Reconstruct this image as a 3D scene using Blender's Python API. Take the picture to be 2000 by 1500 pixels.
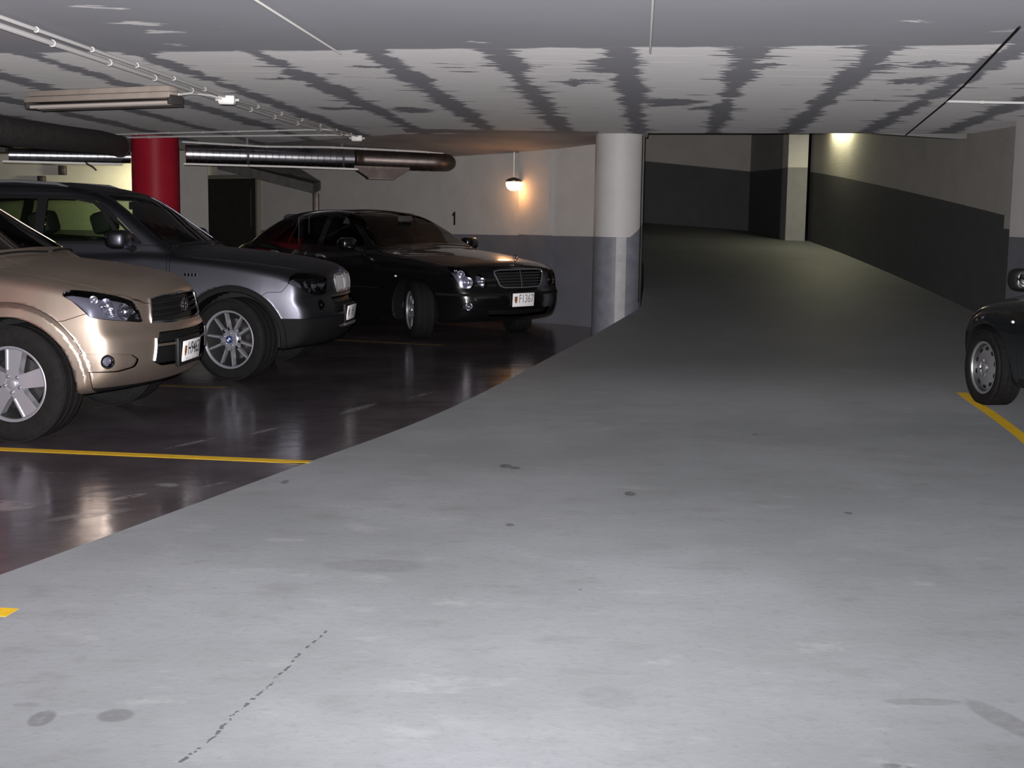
import bpy, bmesh, math, random
import numpy as np
from mathutils import Matrix, Vector

C = bpy.context.scene
for o in list(bpy.data.objects):
    bpy.data.objects.remove(o, do_unlink=True)
R = math.radians

# ------------------------------------------------------------------ camera
EYE = 1.45
cam_d = bpy.data.cameras.new('camera')
cam_d.sensor_width = 36.0
cam_d.lens = 2600.0 / 2000.0 * 36.0
cam_d.clip_end = 100
cam = bpy.data.objects.new('camera', cam_d)
cam.matrix_world = Matrix.Translation((0, 0, EYE)) @ Matrix.Rotation(R(90 - 7.4), 4, 'X') @ Matrix.Rotation(R(0.82), 4, 'Z')
C.collection.objects.link(cam)
C.camera = cam

# ------------------------------------------------------------------ world, exposure, main light
world = bpy.data.worlds.new('world'); C.world = world
world.use_nodes = True
world.node_tree.nodes['Background'].inputs[0].default_value = (0.55, 0.58, 0.66, 1)
world.node_tree.nodes['Background'].inputs[1].default_value = 0.0008
C.view_settings.view_transform = 'Standard'
C.view_settings.look = 'None'
C.view_settings.gamma = 1.0
C.view_settings.use_curve_mapping = False
C.view_settings.exposure = 0.0


def lamp(name, kind, loc, energy, color, **kw):
    d = bpy.data.lights.new(name, kind)
    d.energy = energy; d.color = color
    for k, v in kw.items():
        setattr(d, k, v)
    o = bpy.data.objects.new(name, d)
    o.location = loc
    C.collection.objects.link(o)
    return o


# the electronic flash built into the camera, a few centimetres from the lens
flash = lamp('camera_flash', 'SPOT', (-0.035, 0.0, EYE + 0.05), 6700.0, (1.0, 0.972, 0.975),
             spot_size=R(76), spot_blend=1.0, shadow_soft_size=0.015)
flash.rotation_euler = (R(90 + 4.5), 0, R(1.0)); flash.scale = (1.9, 1.0, 1.0)
# unseen fill light added behind the camera for ambient light
fill = lamp('fill_light', 'AREA', (0.5, -1.5, 2.30), 7.5, (0.93, 1.0, 0.98), shape='RECTANGLE', size=1.5, size_y=0.12)

# ------------------------------------------------------------------ materials
MATS = {}


def new_mat(name):
    m = bpy.data.materials.new(name); m.use_nodes = True
    nt = m.node_tree
    b = nt.nodes['Principled BSDF']
    MATS[name] = m
    return m, nt, b


def mat(name, col, rough=0.5, metal=0.0, coat=0.0, coat_r=0.03, spec=0.5, emit=None, es=0.0, noise=0.0, nscale=8.0, bump=0.0, bscale=60.0, flake=False):
    m, nt, b = new_mat(name)
    b.inputs['Base Color'].default_value = (*col, 1)
    b.inputs['Roughness'].default_value = rough
    b.inputs['Metallic'].default_value = metal
    b.inputs['Coat Weight'].default_value = coat
    b.inputs['Coat Roughness'].default_value = coat_r
    b.inputs['Specular IOR Level'].default_value = spec
    if emit:
        b.inputs['Emission Color'].default_value = (*emit, 1)
        b.inputs['Emission Strength'].default_value = es
    tc = nt.nodes.new('ShaderNodeTexCoord')
    if noise > 0:
        n = nt.nodes.new('ShaderNodeTexNoise'); n.inputs['Scale'].default_value = nscale; n.inputs['Detail'].default_value = 6
        nt.links.new(tc.outputs['Object'], n.inputs['Vector'])
        r = nt.nodes.new('ShaderNodeMapRange')
        r.inputs['From Min'].default_value = 0.3; r.inputs['From Max'].default_value = 0.7
        r.inputs['To Min'].default_value = 1 - noise; r.inputs['To Max'].default_value = 1 + noise
        nt.links.new(n.outputs['Fac'], r.inputs['Value'])
        mx = nt.nodes.new('ShaderNodeVectorMath'); mx.operation = 'SCALE'
        mx.inputs[0].default_value = col
        nt.links.new(r.outputs[0], mx.inputs['Scale'])
        nt.links.new(mx.outputs[0], b.inputs['Base Color'])
    if bump > 0:
        n = nt.nodes.new('ShaderNodeTexNoise'); n.inputs['Scale'].default_value = bscale; n.inputs['Detail'].default_value = 4
        nt.links.new(tc.outputs['Object'], n.inputs['Vector'])
        bp = nt.nodes.new('ShaderNodeBump'); bp.inputs['Strength'].default_value = bump; bp.inputs['Distance'].default_value = 0.01
        nt.links.new(n.outputs['Fac'], bp.inputs['Height'])
        nt.links.new(bp.outputs[0], b.inputs['Normal'])
    return m


class NT:
    """small helper that writes node expressions"""
    def __init__(s, nt): s.nt = nt
    def m(s, op, a, b=None, c=None, clamp=False):
        n = s.nt.nodes.new('ShaderNodeMath'); n.operation = op; n.use_clamp = clamp
        for i, v in enumerate((a, b, c)):
            if v is None: continue
            if isinstance(v, (int, float)): n.inputs[i].default_value = v
            else: s.nt.links.new(v, n.inputs[i])
        return n.outputs[0]
    def pos(s):
        g = s.nt.nodes.new('ShaderNodeNewGeometry')
        x = s.nt.nodes.new('ShaderNodeSeparateXYZ')
        s.nt.links.new(g.outputs['Position'], x.inputs[0])
        return x.outputs[0], x.outputs[1], x.outputs[2]
    def vec(s, x, y, z):
        c = s.nt.nodes.new('ShaderNodeCombineXYZ')
        for i, v in enumerate((x, y, z)):
            if isinstance(v, (int, float)): c.inputs[i].default_value = v
            else: s.nt.links.new(v, c.inputs[i])
        return c.outputs[0]
    def noise(s, v, scale, detail=4, rough=0.55):
        n = s.nt.nodes.new('ShaderNodeTexNoise')
        n.inputs['Scale'].default_value = scale; n.inputs['Detail'].default_value = detail; n.inputs['Roughness'].default_value = rough
        s.nt.links.new(v, n.inputs['Vector'])
        return n.outputs['Fac']
    def voro(s, v, scale):
        n = s.nt.nodes.new('ShaderNodeTexVoronoi'); n.inputs['Scale'].default_value = scale
        s.nt.links.new(v, n.inputs['Vector'])
        return n.outputs['Distance'], n.outputs['Color']
    def step(s, v, lo, hi):
        r = s.nt.nodes.new('ShaderNodeMapRange'); r.interpolation_type = 'SMOOTHSTEP'
        r.inputs['From Min'].default_value = lo; r.inputs['From Max'].default_value = hi
        s.nt.links.new(v, r.inputs['Value'])
        return r.outputs[0]
    def mix(s, f, a, b):
        n = s.nt.nodes.new('ShaderNodeMix'); n.data_type = 'RGBA'
        if isinstance(f, (int, float)): n.inputs[0].default_value = f
        else: s.nt.links.new(f, n.inputs[0])
        for i, v in ((6, a), (7, b)):
            if isinstance(v, tuple): n.inputs[i].default_value = (*v, 1)
            else: s.nt.links.new(v, n.inputs[i])
        return n.outputs[2]
    def ell(s, x, y, cx, cy, rx, ry, ang=0.0, soft=0.4):
        """1 inside an ellipse, 0 outside"""
        ca, sa = math.cos(ang), math.sin(ang)
        dx = s.m('SUBTRACT', x, cx); dy = s.m('SUBTRACT', y, cy)
        u = s.m('ADD', s.m('MULTIPLY', dx, ca / rx), s.m('MULTIPLY', dy, sa / rx))
        v = s.m('ADD', s.m('MULTIPLY', dx, -sa / ry), s.m('MULTIPLY', dy, ca / ry))
        d = s.m('ADD', s.m('MULTIPLY', u, u), s.m('MULTIPLY', v, v))
        return s.step(d, 1.0 + soft, 1.0 - soft)


def glass_mat(name, tint, refl_rough=0.0, ior=1.5):
    m = bpy.data.materials.new(name); m.use_nodes = True
    nt = m.node_tree; nt.nodes.clear()
    out = nt.nodes.new('ShaderNodeOutputMaterial')
    tr = nt.nodes.new('ShaderNodeBsdfTransparent'); tr.inputs[0].default_value = (*tint, 1)
    gl = nt.nodes.new('ShaderNodeBsdfGlossy'); gl.inputs['Roughness'].default_value = refl_rough
    fr = nt.nodes.new('ShaderNodeFresnel'); fr.inputs['IOR'].default_value = ior
    mx = nt.nodes.new('ShaderNodeMixShader')
    nt.links.new(fr.outputs[0], mx.inputs[0]); nt.links.new(tr.outputs[0], mx.inputs[1]); nt.links.new(gl.outputs[0], mx.inputs[2])
    nt.links.new(mx.outputs[0], out.inputs[0])
    MATS[name] = m
    return m


# --- floor of the parking bays: dark glossy coating with scuffs
def make_parking_mat():
    m, nt, b = new_mat('bay_coating'); N = NT(nt)
    x, y, z = N.pos()
    v = N.vec(x, y, 0.0)
    n1 = N.noise(v, 1.3, 6); n2 = N.noise(v, 9.0, 5)
    st = N.noise(N.vec(N.m('ADD', N.m('MULTIPLY', x, 1.2), N.m('MULTIPLY', y, 0.3)), N.m('ADD', N.m('MULTIPLY', y, 4.2), N.m('MULTIPLY', x, -1.2)), 0.0), 1.6, 7, 0.7)
    base = N.mix(N.step(n1, 0.35, 0.7), (0.060, 0.050, 0.058), (0.098, 0.086, 0.097))
    base = N.mix(N.m('MULTIPLY', N.step(n2, 0.5, 0.75), 0.25), base, (0.12, 0.108, 0.124))
    scuff = N.step(st, 0.63, 0.72)
    ex = None
    for (cx, cy, rx, ry, a, k) in BAY_SCUFFS:
        e = N.m('MULTIPLY', N.ell(x, y, cx, cy, rx, ry, a, 0.5), k)
        ex = e if ex is None else N.m('MAXIMUM', ex, e)
    brk = N.step(N.noise(v, 14.0, 3), 0.36, 0.5)
    scuff = N.m('MAXIMUM', N.m('MULTIPLY', scuff, 0.40), N.m('MULTIPLY', ex, brk))
    col = N.mix(scuff, base, (0.22, 0.22, 0.235))
    nt.links.new(col, b.inputs['Base Color'])
    rg = N.m('ADD', N.m('MULTIPLY', st, 0.22), N.m('ADD', N.m('MULTIPLY', scuff, 0.25), 0.06))
    nt.links.new(rg, b.inputs['Roughness'])
    bp = nt.nodes.new('ShaderNodeBump'); bp.inputs['Strength'].default_value = 0.10; bp.inputs['Distance'].default_value = 0.02
    nt.links.new(N.noise(v, 5.0, 5), bp.inputs['Height']); nt.links.new(bp.outputs[0], b.inputs['Normal'])
    return m


def make_road_mat():
    m, nt, b = new_mat('pale_concrete'); N = NT(nt)
    x, y, z = N.pos()
    v = N.vec(x, y, 0.0)
    n1 = N.noise(v, 0.55, 6, 0.6)
    n2 = N.noise(N.vec(N.m('MULTIPLY', x, 1.0), N.m('MULTIPLY', y, 1.9), 0.0), 2.6, 7, 0.65)
    n3 = N.noise(v, 26.0, 5, 0.7)
    c = N.mix(N.step(n1, 0.36, 0.66), (0.207, 0.218, 0.229), (0.258, 0.270, 0.290))
    c = N.mix(N.m('MULTIPLY', N.step(n2, 0.52, 0.72), 0.5), c, (0.172, 0.174, 0.176))
    c = N.mix(N.m('MULTIPLY', N.step(n2, 0.44, 0.30), 0.5), c, (0.31, 0.315, 0.33))
    c = N.mix(N.m('MULTIPLY', N.step(n3, 0.52, 0.70), 0.30), c, (0.155, 0.155, 0.155))
    # tiny dark specks, stretched along the drive
    d, cc = N.voro(v, 3.1)
    sp = nt.nodes.new('ShaderNodeSeparateColor'); nt.links.new(cc, sp.inputs[0])
    rad = N.m('MULTIPLY', N.m('POWER', sp.outputs[0], 8.0), 0.085)
    speck = N.m('LESS_THAN', d, rad)
    c = N.mix(N.m('MULTIPLY', speck, 0.75), c, (0.075, 0.073, 0.078))
    ex = None
    for (cx, cy, rx, ry, a, k) in ROAD_STAINS:
        e = N.m('MULTIPLY', N.ell(x, y, cx, cy, rx, ry, a, 0.35), k)
        ex = e if ex is None else N.m('MAXIMUM', ex, e)
    ex = N.m('MULTIPLY', ex, N.step(n3, 0.25, 0.5))
    c = N.mix(ex, c, (0.085, 0.084, 0.086))
    # dotted hairline crack
    (ax, ay), (bx, by) = ROAD_CRACK
    L = math.hypot(bx - ax, by - ay); ux, uy = (bx - ax) / L, (by - ay) / L
    wob = N.m('MULTIPLY', N.m('SUBTRACT', N.noise(v, 5.0, 3), 0.5), 0.06)
    dist = N.m('ABSOLUTE', N.m('ADD', wob, N.m('ADD', N.m('MULTIPLY', N.m('SUBTRACT', x, ax), -uy), N.m('MULTIPLY', N.m('SUBTRACT', y, ay), ux))))
    along = N.m('ADD', N.m('MULTIPLY', N.m('SUBTRACT', x, ax), ux), N.m('MULTIPLY', N.m('SUBTRACT', y, ay), uy))
    inr = N.m('MULTIPLY', N.m('GREATER_THAN', along, 0.0), N.m('LESS_THAN', along, L))
    dots = N.m('GREATER_THAN', N.noise(v, 38.0, 1), 0.50)
    crack = N.m('MULTIPLY', N.m('MULTIPLY', N.m('LESS_THAN', dist, 0.0055), inr), dots)
    c = N.mix(N.m('MULTIPLY', crack, 0.8), c, (0.06, 0.06, 0.064))
    # the ramp proper is coloured darker than the drive
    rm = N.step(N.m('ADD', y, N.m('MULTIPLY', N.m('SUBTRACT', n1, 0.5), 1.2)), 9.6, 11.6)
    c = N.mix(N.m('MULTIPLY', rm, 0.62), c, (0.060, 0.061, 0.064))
    nt.links.new(c, b.inputs['Base Color'])
    b.inputs['Roughness'].default_value = 0.62
    b.inputs['Specular IOR Level'].default_value = 0.35
    bp = nt.nodes.new('ShaderNodeBump'); bp.inputs['Strength'].default_value = 0.12; bp.inputs['Distance'].default_value = 0.01
    nt.links.new(n3, bp.inputs['Height']); nt.links.new(bp.outputs[0], b.inputs['Normal'])
    return m


def make_ceiling_mat():
    m, nt, b = new_mat('ceiling_paint'); N = NT(nt)
    x, y, z = N.pos()
    dy = N.m('SUBTRACT', y, 8.0)
    x0 = N.m('DIVIDE', N.m('SUBTRACT', x, N.m('MULTIPLY', dy, 0.09)), N.m('ADD', 1.0, N.m('MULTIPLY', dy, 0.022)))
    t = N.m('DIVIDE', N.m('ADD', x0, 0.10 + 0.727 * 20), 0.727)
    near = N.m('SUBTRACT', t, N.m('ROUND', t))
    # ragged streaks that run across the joints, plus slow wander
    rag = N.noise(N.vec(N.m('MULTIPLY', x, 0.9), N.m('MULTIPLY', y, 7.5), 0.0), 1.7, 5, 0.65)
    lobe = N.noise(N.vec(N.m('MULTIPLY', x, 1.1), N.m('MULTIPLY', y, 2.2), 4.0), 1.3, 3, 0.5)
    tear = N.step(N.noise(N.vec(N.m('MULTIPLY', x, 0.55), N.m('MULTIPLY', y, 4.5), 9.0), 1.5, 3, 0.5), 0.60, 0.72)
    idn = N.noise(N.vec(N.m('MULTIPLY', N.m('ROUND', t), 3.7), N.m('MULTIPLY', y, 0.35), 0.0), 1.0, 2)
    off = N.m('MULTIPLY', N.m('SUBTRACT', N.noise(N.vec(N.m('ROUND', t), N.m('MULTIPLY', y, 0.9), 3.0), 1.0, 3), 0.5), 0.10)
    d = N.m('MULTIPLY', N.m('ABSOLUTE', N.m('ADD', near, off)), 0.727)
    wid = N.m('ADD', N.m('MULTIPLY', N.m('SUBTRACT', idn, 0.5), 0.18), 0.088)
    lim = N.m('ADD', wid, N.m('ADD', N.m('MULTIPLY', N.m('SUBTRACT', rag, 0.5), 0.30), N.m('ADD', N.m('MULTIPLY', N.m('SUBTRACT', lobe, 0.5), 0.22), N.m('MULTIPLY', tear, 0.16))))
    band = N.step(N.m('SUBTRACT', lim, d), -0.008, 0.010)
    # isolated dark flakes
    fl = N.noise(N.vec(N.m('MULTIPLY', x, 1.1), N.m('MULTIPLY', y, 3.6), 7.0), 1.15, 5, 0.6)
    flake = N.step(fl, 0.655, 0.67)
    band = N.m('MAXIMUM', band, flake)
    wob = N.m('MULTIPLY', N.m('SUBTRACT', rag, 0.5), 0.75)
    wy_ = N.m('ADD', y, N.m('MULTIPLY', N.m('SUBTRACT', N.noise(N.vec(N.m('MULTIPLY', x, 2.2), y, 6.0), 2.0, 4, 0.6), 0.5), 0.9))
    for (cx, cy, rx, ry, a, k) in CEIL_FLAKES:
        band = N.m('MAXIMUM', band, N.ell(N.m('ADD', x, wob), wy_, cx, cy, rx, ry, a, 0.08))
    # the near strip is one smooth grey coat
    edge = N.m('ADD', N.m('ADD', y, N.m('MULTIPLY', x, 0.19)), N.m('MULTIPLY', N.m('SUBTRACT', N.noise(N.vec(x, N.m('MULTIPLY', y, 0.2), 0.0), 1.8, 5), 0.5), 0.35))
    nearstrip = N.step(edge, 7.74, 7.66)
    # pale scraped patches in it
    sc = N.noise(N.vec(N.m('MULTIPLY', x, 1.6), N.m('MULTIPLY', y, 5.0), 2.0), 1.0, 5, 0.7)
    scr = N.m('MULTIPLY', N.step(sc, 0.70, 0.72), N.m('LESS_THAN', x, -0.4))
    for (cx, cy, rx, ry, a, k) in CEIL_SCRAPES:
        scr = N.m('MAXIMUM', scr, N.m('MULTIPLY', N.ell(N.m('ADD', x, wob), y, cx, cy, rx, ry, a, 0.1), N.step(sc, 0.38, 0.5)))
    grain = N.noise(N.vec(N.m('MULTIPLY', x, 1.0), N.m('MULTIPLY', y, 7.0), 0.0), 3.2, 6, 0.7)
    fine = N.noise(N.vec(x, y, 0.0), 60.0, 3)
    pale = N.mix(grain, (0.33, 0.322, 0.325), (0.43, 0.42, 0.422))
    pale = N.mix(N.m('MULTIPLY', N.step(fine, 0.5, 0.75), 0.4), pale, (0.28, 0.275, 0.28))
    # board lines, thin and lighter, along X
    ln = N.m('ADD', N.m('MULTIPLY', y, 3.1), N.m('MULTIPLY', N.noise(N.vec(N.m('MULTIPLY', x, 0.12), N.m('MULTIPLY', y, 0.8), 1.0), 1.0, 2), 2.2))
    lf = N.m('ABSOLUTE', N.m('SUBTRACT', ln, N.m('ROUND', ln)))
    line = N.m('MULTIPLY', N.m('LESS_THAN', lf, 0.022), N.step(N.noise(N.vec(N.m('MULTIPLY', x, 0.7), N.m('ROUND', ln), 5.0), 1.0, 2), 0.48, 0.56))
    pale = N.mix(N.m('MULTIPLY', line, 0.7), pale, (0.55, 0.54, 0.535))
    dark = N.mix(grain, (0.105, 0.105, 0.118), (0.14, 0.14, 0.152))
    col = N.mix(band, pale, dark)
    smooth = N.mix(N.noise(N.vec(x, y, 0.0), 1.2, 4), (0.105, 0.108, 0.120), (0.125, 0.128, 0.140))
    smooth = N.mix(scr, smooth, (0.30, 0.295, 0.295))
    col = N.mix(nearstrip, col, smooth)
    # dark joint over the far bays
    jt = N.m('ADD', N.m('SUBTRACT', y, 15.75), N.m('MULTIPLY', N.m('SUBTRACT', N.noise(N.vec(x, 0.0, 0.0), 3.0, 4), 0.5), 0.5))
    jm = N.m('MULTIPLY', N.m('MULTIPLY', N.step(N.m('ABSOLUTE', jt), 0.42, 0.34), N.m('LESS_THAN', x, 0.95)), N.m('GREATER_THAN', x, -1.3))
    col = N.mix(jm, col, (0.15, 0.13, 0.135))
    nt.links.new(col, b.inputs['Base Color'])
    b.inputs['Roughness'].default_value = 0.75
    b.inputs['Specular IOR Level'].default_value = 0.25
    if 'Diffuse Roughness' in b.inputs: b.inputs['Diffuse Roughness'].default_value = 0.35
    bp = nt.nodes.new('ShaderNodeBump'); bp.inputs['Strength'].default_value = 0.25; bp.inputs['Distance'].default_value = 0.01
    nt.links.new(N.m('MULTIPLY', grain, N.m('SUBTRACT', 1.0, nearstrip)), bp.inputs['Height']); nt.links.new(bp.outputs[0], b.inputs['Normal'])
    return m


BAY_SCUFFS = [(-1.12, 9.65, 0.30, 0.045, 1.25, 0.55), (-1.62, 8.6, 0.16, 0.03, 1.15, 0.5), (-1.98, 8.1, 0.22, 0.028, 1.1, 0.5),
              (-2.45, 6.32, 0.15, 0.11, -0.3, 0.9), (-1.92, 6.55, 0.11, 0.03, 0.9, 0.6), (-1.80, 6.85, 0.06, 0.05, 0.0, 0.7),
              (-1.98, 6.15, 0.22, 0.05, 0.7, 0.3), (-0.72, 10.4, 0.22, 0.03, 1.2, 0.45), (-1.55, 6.9, 0.12, 0.02, 1.0, 0.35)]
ROAD_STAINS = [(-0.03, 7.48, 0.035, 0.055, 0, 0.9), (0.025, 7.43, 0.03, 0.04, 0, 0.8), (0.62, 6.78, 0.03, 0.05, 0, 0.9),
               (-1.32, 3.62, 0.035, 0.06, 0, 0.55), (-1.12, 3.65, 0.05, 0.05, 0.5, 0.5), (-1.40, 3.72, 0.04, 0.02, 0, 0.25),
               (1.44, 3.72, 0.05, 0.16, 0.3, 0.35), (1.25, 3.85, 0.12, 0.03, 0, 0.3), (1.62, 3.78, 0.05, 0.20, -0.2, 0.35),
               (1.05, 3.35, 0.06, 0.03, -0.6, 0.6), (-1.2, 6.95, 0.02, 0.05, 0, 0.7), (0.0, 6.05, 0.02, 0.03, 0, 0.7),
               (1.66, 6.4, 0.02, 0.03, 0, 0.7), (0.30, 3.85, 0.09, 0.09, 0, 0.16), (-0.55, 5.3, 0.20, 0.10, 0, 0.22)]
ROAD_CRACK = ((-0.85, 3.33), (-0.63, 4.45))

CEIL_FLAKES = [(1.279, 11.221, 0.248, 0.411, 0.0, 1), (1.747, 11.798, 0.259, 0.199, 0.0, 1), (0.446, 9.585, 0.118, 0.242, 0.0, 1), (2.657, 9.149, 0.165, 0.255, 0.0, 1), (2.483, 8.194, 0.118, 0.163, 0.0, 1), (-1.537, 12.413, 0.287, 0.188, 0.0, 1), (0.595, 8.5, 0.158, 0.498, 0.0, 1), (1.469, 8.384, 0.169, 0.142, 0.0, 1), (1.289, 7.617, 0.126, 0.187, 0.0, 1), (2.185, 8.407, 0.167, 0.229, 0.0, 1), (-0.029, 8.582, 0.145, 0.149, 0.0, 1), (-0.919, 8.76, 0.117, 0.139, 0.0, 1), (-1.64, 9.705, 0.168, 0.152, 0.0, 1), (-0.98, 12.494, 0.191, 0.319, 0.0, 1)]
CEIL_SCRAPES = [(-1.909, 6.88, 0.093, 0.085, 0.0, 1), (-1.887, 7.187, 0.07, 0.072, 0.0, 1), (-1.959, 6.342, 0.044, 0.065, 0.0, 1), (-1.906, 7.756, 0.03, 0.061, 0.0, 1), (-0.25, 7.429, 0.034, 0.044, 0.0, 1), (1.899, 6.421, 0.023, 0.05, 0.0, 1), (2.382, 6.692, 0.048, 0.054, 0.0, 1)]
make_parking_mat(); make_road_mat(); make_ceiling_mat()
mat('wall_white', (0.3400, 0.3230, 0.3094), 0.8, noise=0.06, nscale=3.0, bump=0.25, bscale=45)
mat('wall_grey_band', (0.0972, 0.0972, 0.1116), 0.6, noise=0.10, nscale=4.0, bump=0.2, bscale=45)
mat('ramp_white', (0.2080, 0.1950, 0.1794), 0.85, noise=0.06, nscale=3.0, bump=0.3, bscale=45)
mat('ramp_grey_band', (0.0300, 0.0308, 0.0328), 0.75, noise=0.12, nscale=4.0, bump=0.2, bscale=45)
mat('column_white', (0.3808, 0.3638, 0.3604), 0.6, noise=0.04, nscale=5.0, bump=0.1, bscale=25)
mat('column_grey', (0.1292, 0.1292, 0.1530), 0.55, noise=0.15, nscale=9.0, bump=0.1, bscale=25)
mat('column_bare', (0.2720, 0.2652, 0.2720), 0.6, noise=0.12, nscale=12.0)
mat('red_paint', (0.26, 0.010, 0.022), 0.45, spec=0.10, noise=0.06, nscale=6.0)
mat('soffit_paint', (0.33, 0.30, 0.295), 0.8, noise=0.15, nscale=2.0)
mat('stair_paint', (0.10, 0.09, 0.09), 0.8, noise=0.25, nscale=6.0)
mat('rim_dark', (0.05, 0.05, 0.052), 0.5, metal=0.6)
mat('grille_dark', (0.07, 0.07, 0.075), 0.35, metal=0.6)
mat('yellow_worn', (0.085, 0.052, 0.008), 0.5, noise=0.4, nscale=9.0)  # worn, dirty yellow of the two faint bay lines
mat('yellow_paint', (0.68, 0.42, 0.015), 0.5, noise=0.10, nscale=14.0)
mat('dark_door', (0.018, 0.014, 0.013), 0.6, noise=0.2)
mat('frame_wood', (0.16, 0.14, 0.11), 0.6)
mat('conduit_grey', (0.46, 0.45, 0.45), 0.5)
mat('box_white', (0.66, 0.64, 0.62), 0.5)
mat('galvanised', (0.42, 0.42, 0.45), 0.28, metal=1.0, noise=0.15, nscale=10.0)
mat('rusty_metal', (0.10, 0.082, 0.075), 0.42, metal=0.9, noise=0.25, nscale=8.0)
mat('duct_dark', (0.040, 0.036, 0.036), 0.75, noise=0.3, nscale=14.0, bump=0.3, bscale=30)
mat('fixture_beige', (0.26, 0.22, 0.19), 0.55, noise=0.1)
mat('fixture_dark', (0.035, 0.03, 0.03), 0.5)
mat('tube_off', (0.42, 0.37, 0.34), 0.25)
mat('lit_globe', (1.0, 0.8, 0.6), 0.3, emit=(1.0, 0.55, 0.25), es=14.0)
mat('lit_tube', (1, 1, 1), 0.3, emit=(1.0, 0.98, 0.62), es=10.0)
mat('black_paint_mark', (0.012, 0.011, 0.011), 0.6)
mat('black_plastic', (0.008, 0.008, 0.0085), 0.5, spec=0.15, bump=0.05, bscale=300)
mat('dark_trim', (0.0095, 0.009, 0.0095), 0.7, spec=0.06)
mat('rubber', (0.0085, 0.008, 0.008), 0.8, spec=0.10, noise=0.2, nscale=30)
mat('chrome', (0.72, 0.72, 0.75), 0.10, metal=1.0)
mat('lamp_silver', (0.80, 0.80, 0.88), 0.20, metal=1.0)
mat('lamp_dark', (0.15, 0.15, 0.19), 0.28, metal=0.5)
mat('alloy', (0.33, 0.33, 0.37), 0.34, metal=0.6, coat=0.2)
mat('alloy_dull', (0.26, 0.26, 0.28), 0.36, metal=0.7, coat=0.2)
mat('grille_silver', (0.17, 0.165, 0.17), 0.4, metal=0.15)
mat('disc_metal', (0.10, 0.095, 0.095), 0.45, metal=1.0)
mat('interior_black', (0.012, 0.012, 0.013), 0.8)
mat('interior_grey', (0.035, 0.034, 0.034), 0.8)
mat('mirror_glass', (0.75, 0.78, 0.8), 0.02, metal=1.0)
mat('plate_white', (0.95, 0.93, 0.95), 0.4)
mat('plate_ink', (0.02, 0.018, 0.02), 0.5)
mat('plate_ink_pale', (0.30, 0.28, 0.30), 0.5)
mat('crest_brown', (0.24, 0.10, 0.025), 0.5)
mat('badge_blue', (0.012, 0.025, 0.10), 0.3, coat=0.5)
mat('badge_white', (0.75, 0.75, 0.78), 0.3, coat=0.5)
mat('amber_lens', (0.45, 0.14, 0.02), 0.15, coat=1.0)
mat('paint_champagne', (0.45, 0.365, 0.305), 0.37, metal=0.92, coat=0.2, coat_r=0.18)
mat('paint_grey', (0.095, 0.095, 0.114), 0.43, metal=1.0, coat=0.06, coat_r=0.2, spec=0.3)
mat('paint_black', (0.0035, 0.0035, 0.004), 0.22, coat=1.0, coat_r=0.015)
mat('paint_night', (0.005, 0.006, 0.007), 0.25, coat=1.0, coat_r=0.03)
glass_mat('car_glass', (0.50, 0.58, 0.48), ior=1.40)
glass_mat('screen_glass', (0.60, 0.66, 0.62))
glass_mat('lens_glass', (0.92, 0.92, 0.95))
M = MATS

# ------------------------------------------------------------------ object helpers
COL = C.collection


def link(name, me, parent=None, mats=()):
    o = bpy.data.objects.new(name, me)
    COL.objects.link(o)
    for m in (mats if isinstance(mats, (list, tuple)) else (mats,)):
        me.materials.append(M[m] if isinstance(m, str) else m)
    if parent is not None: o.parent = parent
    return o


def tag(o, label=None, cat=None, group=None, kind=None):
    if label: o['label'] = label
    if cat: o['category'] = cat
    if group: o['group'] = group
    if kind: o['kind'] = kind
    return o


def empty(name, loc, rz=0.0, label=None, cat=None, group=None):
    o = bpy.data.objects.new(name, None); COL.objects.link(o)
    o.location = loc; o.rotation_euler = (0, 0, rz); o.empty_display_size = 0.1
    return tag(o, label, cat, group)


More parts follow.
